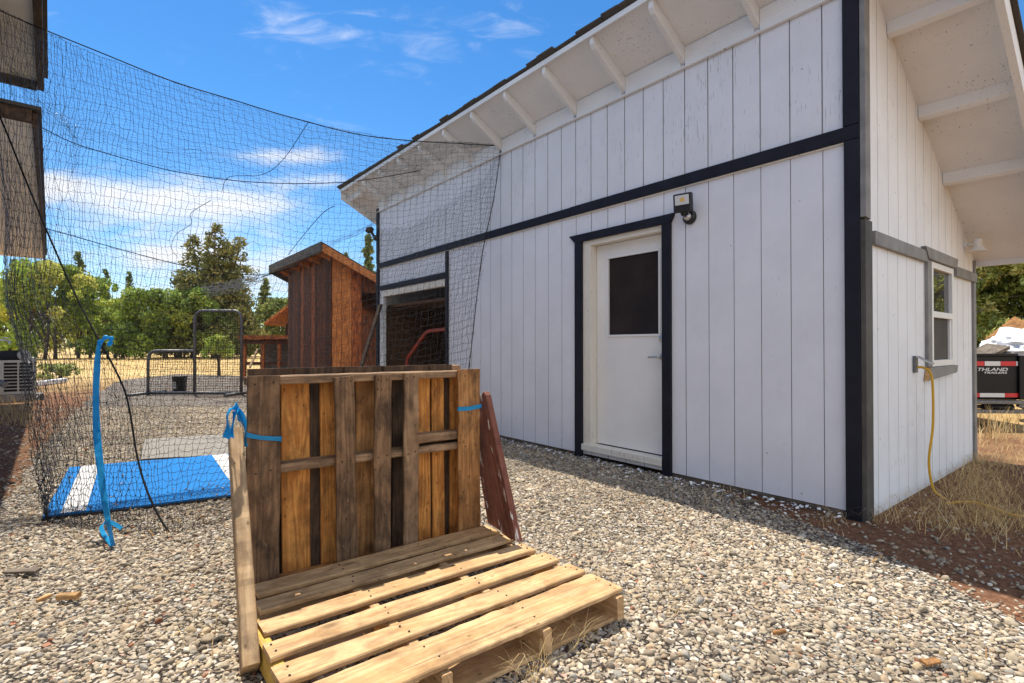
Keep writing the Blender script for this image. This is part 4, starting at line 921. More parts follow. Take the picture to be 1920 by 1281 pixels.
def knots(pts, r):
    o = np.array([(1,0,0),(-1,0,0),(0,1,0),(0,-1,0),(0,0,1),(0,0,-1)]) * r
    f = np.array([(0,2,4),(2,1,4),(1,3,4),(3,0,4),(2,0,5),(1,2,5),(3,1,5),(0,3,5)])
    n = len(pts); return (pts[:, None] + o[None]).reshape(-1, 3), (f[None] + (np.arange(n) * 6)[:, None, None]).reshape(-1, 3)
def net_panel(name, rows, nu, nv, parent, r=.0019, jit=.010, knot=0, wav=.02, label=None):
    G = Surf(rows).grid(nu, nv)
    W = np.array([[mnoise.noise_vector(Vector(p) * 1.6)[:] for p in row] for row in G]); G = G + W * wav
    G = G + rng.normal(0, jit, G.shape) * np.array([1, .6, .8])
    G[:, :, 2] = np.maximum(G[:, :, 2], .012)
    lines = []
    for i in range(nv):
        P = G[i]; mid = (P[:-1] + P[1:]) / 2; mid[:, 2] -= .006 + rng.uniform(0, .005, len(mid))
        Q = np.empty((2 * len(P) - 1, 3)); Q[0::2] = P; Q[1::2] = mid; lines.append(Q)
    for j in range(nu): lines.append(G[:, j])
    v, f = strand_mesh(lines, r); o = np_mesh(name, v, f, M['net'], parent)
    if label: o['label'] = label
    if knot:
        kv, kf = knots(G.reshape(-1, 3), knot); k = np_mesh('knots', kv, kf, M['net'], o); k['kind'] = 'stuff'
    return G
def A3(*rows): return [[at(*p) for p in r] for r in rows]
cage = thing('batting_cage_net', 'large black batting cage net draped between the two buildings', 'net', (0, 0, 0))
k_ = S
ROPE1 = [(-40, 2, 3.9*k_), (52, 43, 4.05*k_), (187, 98, 4.25*k_), (322, 152, 4.5*k_), (442, 189, 4.7*k_), (560, 224, 4.9*k_), (710, 258, 5.2*k_), (940, 274, 5.68*k_)]
def rp1(px):
    xs_ = [p[0] for p in ROPE1]; return (px, float(np.interp(px, xs_, [p[1] for p in ROPE1])), float(np.interp(px, xs_, [p[2] for p in ROPE1])))
K = lambda *a: (a[0], a[1], a[2] * k_)
front_rows = A3(
    [rp1(-40), rp1(60), rp1(190), rp1(400), rp1(680), rp1(940)],
    [K(-12, 270, 3.75), K(55, 285, 3.95), K(190, 300, 4.1), K(410, 350, 4.45), K(670, 400, 5.0), K(926, 370, 5.55)],
    [K(8, 480, 3.5), K(60, 490, 3.6), K(180, 500, 3.8), K(400, 520, 4.2), K(660, 540, 4.8), K(903, 485, 5.35)],
    [K(40, 690, 3.2), K(92, 690, 3.3), K(185, 680, 3.45), K(350, 705, 3.8), K(640, 700, 4.5), K(884, 650, 5.15)],
    [K(62, 860, 3.05), K(110, 860, 3.1), K(190, 850, 3.1), K(330, 850, 3.3), K(600, 830, 3.9), K(868, 790, 5.0)],
    [K(84, 972, 2.99), K(100, 982, 2.96), K(180, 990, 2.88), K(310, 1003, 2.80), K(480, 955, 3.15), K(860, 850, 4.9)])
G0 = net_panel('front_panel', front_rows, 112, 62, cage, r=.0015, jit=.008, knot=.0032, wav=.05)
roof_rows = A3(
    [rp1(-40), rp1(60), rp1(190), rp1(400), rp1(680), rp1(940)],
    [K(10, 130, 4.9), K(90, 190, 5.0), K(190, 235, 5.1), K(440, 275, 5.4), K(700, 300, 5.9), K(930, 275, 6.2)],
    [K(70, 235, 5.6), K(130, 265, 5.7), K(190, 285, 5.8), K(480, 343, 6.1), K(690, 340, 6.7), K(890, 300, 7.0)],
    [K(60, 340, 7.4), K(130, 370, 7.6), K(200, 380, 7.8), K(420, 425, 8.0), K(660, 420, 8.3), K(800, 370, 8.4)],
    [K(75, 425, 9.4), K(180, 455, 9.6), K(310, 490, 9.8), K(400, 508, 10.1), K(490, 515, 10.5), K(560, 498, 10.8)])
net_panel('roof_panel', roof_rows, 84, 76, cage, jit=.008, wav=.05, r=.00095)
right_rows = A3(
    [K(940, 275, 5.68), K(890, 300, 6.6), K(780, 380, 7.5), K(690, 440, 8.4), K(545, 500, 10.8)],
    [K(915, 440, 5.45), K(830, 440, 6.3), K(740, 480, 7.3), K(650, 520, 8.4), K(540, 560, 10.8)],
    [K(893, 580, 5.25), K(805, 600, 6.0), K(720, 600, 7.1), K(640, 610, 8.4), K(537, 640, 10.8)],
    [K(866, 850, 4.95), K(790, 815, 6.0), K(710, 785, 7.2), K(640, 767, 8.4), K(540, 741, 10.8)])
net_panel('side_panel', right_rows, 84, 54, cage, jit=.008, wav=.05, r=.00115)
left_rows = A3(
    [rp1(-40), K(20, 160, 5.0), K(70, 235, 5.6), K(60, 340, 7.4), K(75, 425, 9.4)],
    [K(8, 480, 3.5), K(20, 500, 4.6), K(60, 520, 5.6), K(80, 540, 7.4), K(120, 560, 9.4)],
    [K(45, 700, 3.2), K(60, 690, 4.4), K(100, 680, 5.6), K(140, 670, 7.4), K(180, 668, 9.5)],
    [K(84, 975, 2.99), K(110, 880, 4.2), K(150, 826, 5.6), K(185, 783, 7.4), K(222, 753, 9.6)])
net_panel('side_panel', left_rows, 70, 46, cage, jit=.010, wav=.06, r=.0009)
end_rows = A3(
    [K(75, 425, 9.4), K(180, 455, 9.6), K(310, 490, 9.8), K(400, 508, 10.1), K(490, 515, 10.5), K(560, 498, 10.8)],
    [K(120, 560, 9.4), K(200, 580, 9.8), K(310, 600, 10.2), K(400, 610, 11.2), K(470, 600, 10.9), K(545, 590, 10.8)],
    [K(222, 753, 9.6), K(255, 745, 10.2), K(330, 742, 11.3), K(400, 738, 11.4), K(470, 739, 11.1), K(540, 741, 10.8)])
net_panel('end_panel', end_rows, 96, 44, cage, jit=.010, wav=.05, r=.0020)
def rope(pts, r, name='rope'):
    mb = MB(); mb.tube(spline([at(*p) for p in pts], 8), r, 6); return mb.build(name, M['rope'], cage)
rope(ROPE1, .005); rope([K(70, 235, 5.6), K(130, 265, 5.7), K(190, 285, 5.8), K(330, 322, 5.95), K(480, 342, 6.1), K(640, 342, 6.5), K(760, 325, 6.8), K(890, 300, 7.0)], .0055)
rope([K(75, 425, 9.4), K(180, 455, 9.6), K(310, 490, 9.8), K(400, 508, 10.1), K(490, 515, 10.5), K(560, 498, 10.8)], .009)
rope([K(-30, 170, 3.72), K(0, 220, 3.70), K(45, 330, 3.66), K(95, 450, 3.58), K(140, 550, 3.45), K(180, 628, 3.30), K(205, 672, 3.25), K(232, 728, 3.2), K(244, 775, 3.15), K(256, 850, 3.05), K(272, 910, 2.95), K(296, 965, 2.85), K(322, 1006, 2.77)], .0062)
rope([K(940, 274, 5.68), K(926, 370, 5.55), K(903, 485, 5.35), K(884, 650, 5.15), K(868, 790, 5.0), K(860, 850, 4.9)], .005)
rope([K(940, 274, 5.68), K(1000, 264, 5.62), K(1078, 250, 5.3)], .003, 'cord')
rope([K(579, 228, 4.95), K(530, 300, 5.3), K(490, 328, 6.0), K(430, 332, 6.1), K(416, 358, 6.2)], .0035, 'cord')
rope([K(395, 376, 6.5), K(358, 400, 7.0), K(358, 420, 7.2), K(330, 440, 8), K(322, 465, 9), K(335, 485, 9.8)], .004, 'cord')
rope([K(627, 386, 8.5), K(605, 400, 8.6), K(570, 440, 9.2), K(540, 478, 9.8)], .006, 'cord')
rope([K(490, 520, 10.5), K(535, 505, 10.6), K(560, 498, 10.8)], .012)
mb = MB()      # rolled top hem of the end panel
h = [at(*p) for p in (K(385, 545, 10.2), K(420, 541, 10.2), K(455, 532, 10.3), K(490, 520, 10.4))]
hp = spline(h, 6); rng2 = random.Random(3)
ln = []
for q in range(26):
    o_ = np.array([[rng2.gauss(0, .05), rng2.gauss(0, .05), rng2.gauss(0, .055)]]); ln.append(np.array([p[:] for p in hp]) + o_ + np.array([[rng2.gauss(0, .02) for _ in range(3)] for _ in hp]))
v, f = strand_mesh(ln, .0035); np_mesh('rolled_hem', v, f, mat_plain('sunfaded_twine', (.30,.30,.30), .5), cage)

# ------------------------------------------------------------------ L screen, bucket
dS = 10.95 * S
def LS(px, py): p = at(px, py, dS); return p
zb = 0.03
def lsx(px): return (px - 960) / F * dS
scr = thing('pitching_screen', 'grey pipe framed L shaped pitching screen standing far back in the net', 'sports screen', (lsx(365), dS, 0))
X0, X1, X2 = lsx(278) - lsx(365), 0, lsx(453) - lsx(365)
H1 = at(0, 658, dS).z; H2 = at(0, 583, dS).z; rr_ = .033
mb = MB(); c_ = .18
mb.tube([(X0, 0, .03), (X0, 0, H1 - c_)] + [(X0 + c_ * (1 - math.cos(a)), 0, H1 - c_ + c_ * math.sin(a)) for a in (.4, .8, 1.2)] + [(X0 + c_, 0, H1), (X1, 0, H1)], rr_, 8)
mb.tube([(X1, 0, .03), (X1, 0, H2 - c_)] + [(X1 + c_ * (1 - math.cos(a)), 0, H2 - c_ + c_ * math.sin(a)) for a in (.4, .8, 1.2)] + [(X1 + c_, 0, H2), (X2 - c_, 0, H2)] + [(X2 - c_ * (1 - math.cos(a)), 0, H2 - c_ + c_ * math.sin(a)) for a in (1.2, .8, .4)] + [(X2, 0, H2 - c_), (X2, 0, .03)], rr_, 8)
mb.tube([(X0, 0, .04), (X2, 0, .04)], rr_, 8); mb.build('frame', M['galv'], scr)
for x in (X0, X2): mb = MB(); mb.tube([(x - .05, -.6, .035), (x, 0, .035), (x + .04, .55, .035)], rr_, 8); mb.build('foot', M['galv'], scr)
lines = []
for x in np.arange(X0 + .05, X2, .055):
    top = H1 if x < X1 else H2; k = 18; lines.append(np.stack([np.full(k, x) + rng.normal(0, .004, k), np.full(k, .02), np.linspace(.04, top, k)], 1))
for z in np.arange(.08, H2, .055):
    x0 = X0 if z < H1 else X1; k = 26; lines.append(np.stack([np.linspace(x0, X2, k), np.full(k, .02), np.full(k, z) + rng.normal(0, .004, k)], 1))
v, f = strand_mesh(lines, .0042); np_mesh('netting', v, f, M['net'], scr)
bp = gnd(319, 737); bp = Vector((bp.x, bp.y + .35, 0))
bk = thing('bucket', 'dark plastic bucket with a pale label standing behind the pitching screen', 'bucket', bp)
mb = MB(); mb.lathe([(0, .0), (.135, 0), (.14, .01), (.165, .36), (.172, .36), (.172, .375), (.16, .375), (.15, .30), (.13, .02), (0, .02)], 24); mb.build('body', M['black'], bk)
mb = MB()
for i in range(8):
    a0, a1 = R(205 + i * 9), R(214 + i * 9); mb.quad([(.1535*math.cos(a0), .1535*math.sin(a0), .08), (.1535*math.cos(a1), .1535*math.sin(a1), .08), (.1665*math.cos(a1), .1665*math.sin(a1), .25), (.1665*math.cos(a0), .1665*math.sin(a0), .25)])
mb.build('label', mat_plain('pale_label', (.5,.5,.48), .5), bk)
mb = MB(); mb.tube([(.17 * math.cos(a), -.02 - .09 * math.sin(a), .345 - .12 * math.sin(a)) for a in np.linspace(0, math.pi, 12)], .004, 6); mb.build('handle', M['steel'], bk)

# ------------------------------------------------------------------ brown plank shed beyond
bs_c = Vector(((622 - 960) / F * 10 * S, 10 * S, 0))
brown = thing('plank_shed', 'tall reddish brown plank shed with a single slope roof beyond the net', 'shed', bs_c, rz)
BL, BD = 3.1, 2.6; zt = 2.62 * S; bsl = .47
bz = lambda y: 2.86 * S - bsl * (y + .30)
def planks(axis, lo, hi, zf, parent, mats, seed, off=0.0, holes=()):
    r_ = random.Random(seed); x = lo; i = 0
    while x < hi - .02:
        wd = min(r_.uniform(.13, .27), hi - x); m_ = M[mats(x)]; z1 = zf(x + wd / 2) - .0
        c = (x + wd / 2, -.012 - off, z1 / 2) if axis == 'x' else (.012 + off, x + wd / 2, z1 / 2)
        ya = (1, 0, 0) if axis == 'x' else (0, 1, 0)
        for a, b in ([(0, z1)] if not any(h[0] < x + wd / 2 < h[1] for h in holes) else [(0, holes[0][2]), (holes[0][3], z1)]):
            cc = (c[0], c[1], (a + b) / 2); board('wall_board', parent, cc, (0, 0, 1), ya, b - a, wd - .006, .022, m_, seed * 50 + i, wob=.003, seg=8)
        x += wd; i += 1
planks('x', -BL, 0, lambda x: bz(0), brown, lambda x: rnd.choice(['shed_wood_dark', 'shed_wood_mid', 'shed_wood_mid', 'shed_wood', 'shed_wood_dark']), 11)  # front boards darker than the side: eave shade put into their colour
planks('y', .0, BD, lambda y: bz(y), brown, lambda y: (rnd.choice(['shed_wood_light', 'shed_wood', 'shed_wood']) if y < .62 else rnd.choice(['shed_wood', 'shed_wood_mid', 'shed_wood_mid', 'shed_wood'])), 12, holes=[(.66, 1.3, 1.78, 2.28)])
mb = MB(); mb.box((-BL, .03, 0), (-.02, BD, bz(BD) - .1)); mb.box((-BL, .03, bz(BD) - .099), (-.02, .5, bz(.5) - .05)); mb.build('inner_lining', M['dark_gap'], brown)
def brs(x0, x1, y0, y1, d0, d1, name, mat, parent=brown):
    mb = MB(); mb.hexa([(x0,y0,bz(y0)+d0),(x1,y0,bz(y0)+d0),(x1,y1,bz(y1)+d0),(x0,y1,bz(y1)+d0),(x0,y0,bz(y0)+d1),(x1,y0,bz(y0)+d1),(x1,y1,bz(y1)+d1),(x0,y1,bz(y1)+d1)]); return mb.build(name, mat, parent)
br = brs(-BL - .62, .28, -.30, BD + .3, .0, .04, 'roof', M['shed_wood']); brs(-BL - .65, .31, -.33, BD + .33, .041, .06, 'roofing', M['shingle'], br)
brs(-BL - .62, .30, -.335, -.302, -.14, .035, 'fascia', M['old_grey'], br); brs(.281, .312, -.30, BD + .3, -.13, .035, 'fascia', M['shed_wood_light'], br); brs(-BL - .652, -BL - .622, -.3, BD + .3, -.13, .035, 'fascia', M['old_grey'], br)
for x in (-BL + .1, -2.1, -1.4, -.7, -.05): brs(x, x + .05, -.30, -.03, -.12, -.002, 'rafter', M['shed_wood_light'], br)
mb = MB(); mb.box((.026, 1.0, .0), (.045, 1.75, 1.55)); mb.build('door', M['shed_wood_light'], brown)
# small gabled outbuilding behind it, and an open wood shelter
sb = at(540, 700, 17 * S); sb.z = 0
sm = thing('small_cabin', 'small brown gable roofed cabin half hidden behind the plank shed', 'cabin', sb, 0)
zt_ = at(0, 570, 17 * S).z; ze = at(0, 607, 17 * S).z
mb = MB(); mb.box((-.1, 0, 0), (3.2, 2.6, ze - .05)); mb.prism([(-.1, 0, ze - .05), (3.2, 0, ze - .05), (1.55, 0, zt_ + .55)], (0, 2.6, 0)); mb.build('wall', M['shed_wood_dark'], sm)
mb = MB()
for a, b_ in (((-.52, ze - .08), (1.55, zt_ + .80)), ((1.55, zt_ + .80), (3.6, ze - .08))): mb.hexa([(a[0],-.7,a[1]),(b_[0],-.7,b_[1]),(b_[0],2.9,b_[1]),(a[0],2.9,a[1]),(a[0],-.7,a[1]+.1),(b_[0],-.7,b_[1]+.1),(b_[0],2.9,b_[1]+.1),(a[0],2.9,a[1]+.1)])
mb.build('roof', M['shed_wood_light'], sm)
wsd = 15.5 * S; wx = lambda px: (px - 960) / F * wsd
ws = thing('wood_shelter', 'low open fronted wooden shelter with clutter left of the plank shed', 'shelter', (wx(455), wsd, 0))
Wd = wx(560) - wx(455); zt_ = at(0, 636, wsd).z
mb = MB(); mb.box((-.1, -.15, zt_), (Wd, 1.2, zt_ + .12)); mb.build('roof', M['shed_wood'], ws)
for x in (0, Wd * .33, Wd * .62, Wd * .9): mb = MB(); mb.box((x, 0, 0), (x + .09, .09, zt_)); mb.build('post', M['shed_wood'], ws)
mb = MB(); mb.box((0, -.02, zt_ - .16), (Wd, .0, zt_ - .02)); mb.box((0, .02, .5), (Wd, .06, .6)); mb.build('rail', M['shed_wood_dark'], ws)
mb = MB(); mb.box((.05, 1.1, 0), (Wd, 1.15, zt_)); mb.build('wall', M['old_grey'], ws)
r_ = random.Random(5)
for i in range(8):
    x = .25 + i * Wd / 8.6; s_ = r_.uniform(.18, .4); mb = MB(); mb.hexa([(x, .5, 0), (x + s_, .45, 0), (x + s_, .8, 0), (x, .8, 0), (x + .03, .52, s_), (x + s_ * .9, .5, s_ * 1.1), (x + s_ * .9, .8, s_ * 1.1), (x, .8, s_)])
    tag(mb.build('firewood_pile', [M['old_grey'], M['concrete'], M['wood_tan']][i % 3]), 'weathered lump of wood and clutter stored under the low wooden shelter', 'clutter', 'clutter under the shelter').location = ws.location
mb = MB(); mb.beam(at(468, 690, 14.6 * S), at(483, 655, 15 * S), .05, .05); tag(mb.build('leaning_pole', M['wood_brace']), 'pale pole leaning in front of the wooden shelter', 'pole')

# ------------------------------------------------------------------ building on the left, heat pump
E0 = Vector((-3.67 * S, 4.0 * S, 0)); E1 = Vector((-9.2 * S, 10.3 * S, 0)); ed_ = (E1 - E0).normalized(); en = Vector((-ed_.y, ed_.x, 0))   # en points away from the yard
if en.x > 0: en = -en
lb_ang = math.atan2(ed_.y, ed_.x)
left = thing('white_building', 'white walled building at the left edge with overhanging tan eaves', 'building', E0, lb_ang)
LB = (E1 - E0).length; sgn = 1 if en.dot(Vector((-math.sin(lb_ang), math.cos(lb_ang), 0))) > 0 else -1
z1_ = 2.72 * S; z2_ = 3.6 * S; OV = .80
def lbox(name, x0, x1, y0, y1, z0, z1, mat, bev=0): mb = MB(); mb.box((x0, min(y0 * sgn, y1 * sgn), z0), (x1, max(y0 * sgn, y1 * sgn), z1)); return mb.build(name, mat, left, bevel=bev)
lbox('wall', -6, LB - .35, OV, OV + 3, 0, z2_, M['white_side'])
lbox('corner_board', LB - .349, LB - .30, OV - .03, OV + .1, 0, z1_, M['white_side'])
M['tan_soffit'] = mat_paint('tan_soffit', (.88,.78,.64), chips=.7, fleck=(7, 60, 60))
rl = lbox('roof', 0, LB, .0, OV + 3, z1_, z1_ + .05, M['tan_soffit'])
lbox('fascia', -.02, LB + .02, -.035, -.002, z1_ - .05, z1_ + .07, M['wood_dark'], .004); lbox('fascia', -.04, -.002, .0, OV + 3, z1_ - .02, z1_ + .09, M['wood_dark'])
lbox('roofing', -.06, LB + .05, -.06, OV + 3, z1_ + .091, z1_ + .12, M['shingle'])
xe = ((at(58, 147, 5.09 * S)) - E0).dot(ed_)
lbox('roof', -6, xe, .0, OV + 3, z2_, z2_ + .05, M['tan_soffit']); lbox('fascia', -6, xe + .02, -.06, -.002, z2_ - .09, z2_ + .07, M['wood_dark'], .004); lbox('fascia', xe + .001, xe + .03, .0, OV + 3, z2_ - .10, z2_ + .07, M['old_grey'])
lbox('roofing', -6, xe + .05, -.09, OV + 3, z2_ + .071, z2_ + .1, M['shingle'])
pad_c = gnd(30, 752); acz = .13
pd = MB(); pd.box((-.45, -.10, -.02), (.42, .40, acz)); pd = tag(pd.build('concrete_pad', M['concrete'], None, loc=(pad_c.x, pad_c.y, 0), bevel=.015, rot=(0, 0, R(44))), 'low concrete pad under the heat pump unit', 'pad')
ac = thing('heat_pump_unit', 'cream outdoor air conditioner with a slotted grille on a concrete pad', 'air conditioner', (pad_c.x, pad_c.y, acz + .004), R(44))
dA = pad_c.y; ax0 = (16 - 960) / F * dA - pad_c.x; ax1 = (68 - 960) / F * dA - pad_c.x; hA = at(0, 671, dA).z - acz
mb = MB(); mb.box((-.33, 0, 0), (.30, .28, hA)); mb.build('casing', M['ac'], ac, bevel=.012)
mb = MB(); x0, x1 = -.18, .24; nS = 9
for i in range(nS):
    z0 = .06 + i * (hA - .14) / nS
    for a, b_ in ((x0, (x0 + x1) / 2 - .015), ((x0 + x1) / 2 + .015, x1)): mb.box((a, -.012, z0), (b_, -.002, z0 + (hA - .14) / nS * .66))
mb.build('grille_slots', M['dark_gap'], ac)
mb = MB(); mb.box((x0 - .03, -.02, .03), (x0 - .006, -.0, hA - .05)); mb.box((x1 + .006, -.02, .03), (x1 + .03, -.0, hA - .05)); mb.build('grille_frame', M['ac'], ac, bevel=.004)
fau = thing('outdoor_faucet', 'small metal faucet pipe on the far white wall at the left edge', 'faucet', at(10, 640, 9.6 * S))
mb = MB(); mb.tube(spline([(-.12, 0, .02), (0, 0, .02), (.07, 0, .0), (.09, 0, -.06)], 4), .018, 8); mb.build('spout', M['steel'], fau); mb = MB(); mb.lathe([(0, .02), (.05, .018), (.05, 0), (0, 0)], 12, (.02, 0, .06)); mb.build('valve_wheel', M['steel'], fau)
bt = MB(); a, b_ = at(-60, 668, 4.5 * S), at(44, 666, 4.2 * S); bt.tube([a, b_], .045, 14)
bt = tag(bt.build('black_pipe', M['black']), 'horizontal black pipe entering at the left edge above the air conditioner', 'pipe')
mb = MB(); d_ = (b_ - a).normalized(); mb.tube([b_ + d_ * .001, b_ + d_ * .018], .047, 14); mb.build('end_cap', M['steel']).parent = bt
mb = MB(); mb.tube([a, Vector((a.x, a.y, 0))], .04, 10); mb.tube([at(-70, 690, 4.4*S), at(10, 722, 4.4 * S)], .03, 8); mb.build('support', M['galv']).parent = bt
mb = MB(); a, b_ = gnd(72, 724), gnd(122, 718); mb.beam(a + Vector((0, 0, .07)), b_ + Vector((0, 0, .08)), .16, .13); tag(mb.build('white_post', M['white_side'], bevel=.02), 'white painted post lying on the dirt beyond the net', 'post')

# ------------------------------------------------------------------ trailer and its load
dT = 6.45 * S; tx = lambda px: (px - 960) / F * dT; tz = lambda py: at(960, py, dT).z
T0 = Vector((tx(1806), dT, 0))
tr = thing('dump_trailer', 'black dump trailer with red and white reflective tape parked behind the shed', 'trailer', T0, R(-4))
w_ = tx(1901) - tx(1806); zt0, zt1 = tz(746), tz(668)
mb = MB(); mb.box((-1.0, 0, zt0), (w_, .05, zt1)); mb.build('tailgate', M['black_paint'], tr, bevel=.006)
mb = MB(); mb.box((w_ + .004, -.03, zt0 - .02), (w_ + .085, .10, zt1 + .01)); mb.build('corner_post', M['black_paint'], tr, bevel=.006)
mb = MB(); mb.box((-1.0, -.02, zt1 + .001), (w_, .07, zt1 + .035)); mb.build('top_rail', M['black_paint'], tr, bevel=.006)
mb = MB(); mb.box((w_ + .03, .101, zt0), (w_ + .08, 3.0, zt1)); mb.box((-1.1, .06, zt0), (-1.05, 3.0, zt1)); mb.box((-1.05, .051, zt0 - .03), (w_ + .029, 3.0, zt0 + .02)); mb.build('side_panel', M['black_paint'], tr)
def tape(z0, z1, segs, pat):
    for (a, b_), c_ in zip(segs, pat):
        mb = MB(); mb.box((tx(a) - T0.x, -.004, z0), (tx(b_) - T0.x, -.0005, z1)); mb.build('reflective_tape', M['red_reflect'] if c_ == 'r' else M['white_reflect'], tr)
tape(tz(686), tz(677.5), [(1770, 1800), (1800.5, 1843), (1843.5, 1871), (1871.5, 1898), (1898.5, 1905)], 'wrwrw')
tape(tz(744.5), tz(737), [(1770, 1800), (1800.5, 1834), (1834.5, 1878), (1878.5, 1906)], 'wrwr')
def text(body, size, px, px1, py, shear=.25, sx_=1.0, name='lettering'):
    cu = bpy.data.curves.new(name, 'FONT'); cu.body = body; cu.size = size; cu.extrude = .0015; cu.shear = shear; cu.offset = size * .018
    ob_ = bpy.data.objects.new(name, cu); COL.objects.link(ob_); ob_.rotation_euler = (R(90), 0, 0); ob_.scale = (sx_, 1, 1)
    ob_.location = (tx(px) - T0.x, -.003, tz(py))
    dg = bpy.context.evaluated_depsgraph_get(); me = bpy.data.meshes.new_from_object(ob_.evaluated_get(dg)); mo = bpy.data.objects.new(name, me); COL.objects.link(mo)
    mo.matrix_local = ob_.matrix_basis; mo.rotation_euler = (R(90), 0, 0); vx = [v.co.x for v in me.vertices]; k_w = (tx(px1) - tx(px)) / (max(vx) - min(vx)); mo.scale = (k_w, 1, 1); mo.location = ob_.location; mo.location.x -= min(vx) * k_w; mo.parent = tr; me.materials.clear(); me.materials.append(M['lettering'])
    bpy.data.objects.remove(ob_); return mo
text('THLAND', .060, 1831, 1884, 695.5); text('TRAILERS', .036, 1842, 1883, 700.5)
mb = MB(); mb.box((-1.0, -.06, tz(757)), (w_ + .09, .06, zt0 - .031)); mb.build('bumper', M['galv'], tr, bevel=.01)
mb = MB(); mb.box((-1.0, .0, tz(775)), (w_ + .20, .08, tz(768))); mb.beam((w_ + .0, 0, tz(758)), (w_ + .25, .02, tz(772)), .05, .05); mb.build('lower_frame', M['galv'], tr, bevel=.006)
mb = MB(); mb.tube([(-.2, .03, tz(762)), (.52 * w_, .03, tz(763))], .028, 10); mb.tube([(.40 * w_, .03, tz(763)), (w_ - .05, .03, tz(764))], .048, 12); mb.build('hydraulic_cylinder', M['black_paint'], tr)
for x in (-1.12, w_ + .10):
    wh = MB(); wh.lathe([(.10, -.10), (.27, -.10), (.31, -.07), (.31, .07), (.27, .10), (.10, .10)], 24, (x + (.10 if x > 0 else -.1), 1.9, .31), (1, 0, 0)); wh = wh.build('wheel', M['black'], tr)
    mb = MB(); mb.lathe([(0, -.06), (.16, -.06), (.18, -.09)], 20, (x + (.10 if x > 0 else -.1), 1.9, .31), (1, 0, 0)); mb.build('rim', M['steel'], wh)
# load
def blob(name, c, r3, seed, mat, fold=.25, nu=40, nv=20):
    mb = MB()
    def g(i, j):
        a = 2 * math.pi * i / nu; b_ = math.pi / 2 * j / nv; d_ = Vector((math.cos(a) * math.cos(b_), math.sin(a) * math.cos(b_), math.sin(b_)))
        n1 = abs(mnoise.noise(d_ * 3 + Vector((seed, 0, 0)))); n2 = abs(mnoise.noise(d_ * 8 + Vector((0, seed, 0)))); k2 = 1 + fold * (n1 - .3) + fold * .4 * (n2 - .3)
        return (c[0] + d_.x * r3[0] * k2, c[1] + d_.y * r3[1] * k2, c[2] + d_.z * r3[2] * k2)
    for i in range(nu):
        for j in range(nv): mb.quad([g(i,j), g(i+1,j), g(i+1,j+1), g(i,j+1)], 0, True)
    return mb.build(name, mat)
tp = at(1905, 668, dT + .9); o = blob('tarp', (tp.x + .12, tp.y - .15, tz(668) + .0), (.64, .62, .42), 3.3, M['tarp']); tag(o, 'crumpled white tarp heaped on top of the trailer load', 'tarp')
mb = MB(); a = at(1818, 668, dT + .45); b_ = at(1872, 645, dT + .55)
a.z = max(a.z, zt1 - .1); a.z -= .06; b_.z -= .03; mb.beam(a, b_, .30, .05, up=(0, -.15, 1)); mb.beam(a + Vector((.03, .02, -.08)), b_ + Vector((.03, .02, -.08)), .30, .05, up=(0, -.15, 1)); o = mb.build('wooden_crate', M['old_grey'], bevel=.006); tag(o, 'tilted grey wooden crate in the trailer beside the white tarp', 'crate')
mb = MB(); a = at(1888, 660, dT + 1.5); b_ = at(1945, 616, dT + 1.6); mb.beam(a, b_, .7, .025, up=(.2, -.8, 1)); mb.beam(a + Vector((.1, .1, -.12)), b_ + Vector((.1, .1, -.1)), .7, .025, up=(.2, -.7, 1)); tag(mb.build('plywood_sheet', M['wood_tan']), 'tan plywood sheets stacked at a slant behind the white tarp', 'plywood')

# ------------------------------------------------------------------ small debris
def chip(px, py, l, w_, h_, ang, mat, label, name='wood_chunk', cat='wood scrap'):
    p = gnd(px, py); o = board(name, None, (p.x, p.y, h_ / 2 + .022), (math.cos(ang), math.sin(ang), .05), (-math.sin(ang), math.cos(ang), .1), l, w_, h_, M[mat], int(px + py), wob=.012, chip=.01, seg=10); tag(o, label, cat)
chip(128, 1132, .085, .026, .022, .05, 'wood_end', 'short split chunk of yellow wood lying on the gravel at lower left')
chip(82, 1135, .045, .02, .014, 1.2, 'wood_end', 'thin yellow wood splinter beside the short chunk on the gravel')
chip(40, 1082, .16, .03, .012, -.05, 'old_grey', 'flat grey stick lying on the gravel near the left edge', 'stick')
chip(1462, 1200, .05, .018, .015, .05, 'wood_tan', 'tiny tan wood peg on the gravel in the right foreground')
chip(1745, 1255, .06, .022, .010, .2, 'wood_tan', 'small orange wood shaving on the gravel at the bottom right')
chip(1405, 947, .10, .022, .008, .1, 'old_grey', 'pale grey wood scrap lying on the dirt under the front wall', 'scrap')
b_ = []
for cx, cy, k in ((1005, 1235, 40), (1080, 1215, 30), (990, 1275, 30), (1250, 1150, 14), (400, 1210, 14), (1100, 1090, 14), (1350, 930, 60), (1560, 975, 40)):
    for _ in range(k): g_ = gnd(cx + rnd.gauss(0, 22), cy + rnd.gauss(0, 14)); b_.append((g_.x, g_.y, .015))
b_ = np.array(b_); n = len(b_)
blades('straw_litter', b_, rng.uniform(.04, .16, n), rng.uniform(.7, 1.1, n), rng.uniform(.0015, .003, n), straw_cols(n), 'thin dry straw stalks scattered on the gravel near the pallet', segs=3)
k = 420; g_ = scatter(1.4, 7.5, 14); g_ = g_[poly_inside(GRAVEL, g_[:, 0], g_[:, 1]) & clear_of_shed(g_)][:k]; n = len(g_)
blades('leaf_litter', np.concatenate([g_, np.full((n, 1), .018)], 1), rng.uniform(.02, .07, n), np.full(n, 1.1), rng.uniform(.003, .008, n), straw_cols(n) * np.array([.8, .65, .5]), 'dry leaf bits and stalk ends littered thinly across the gravel')
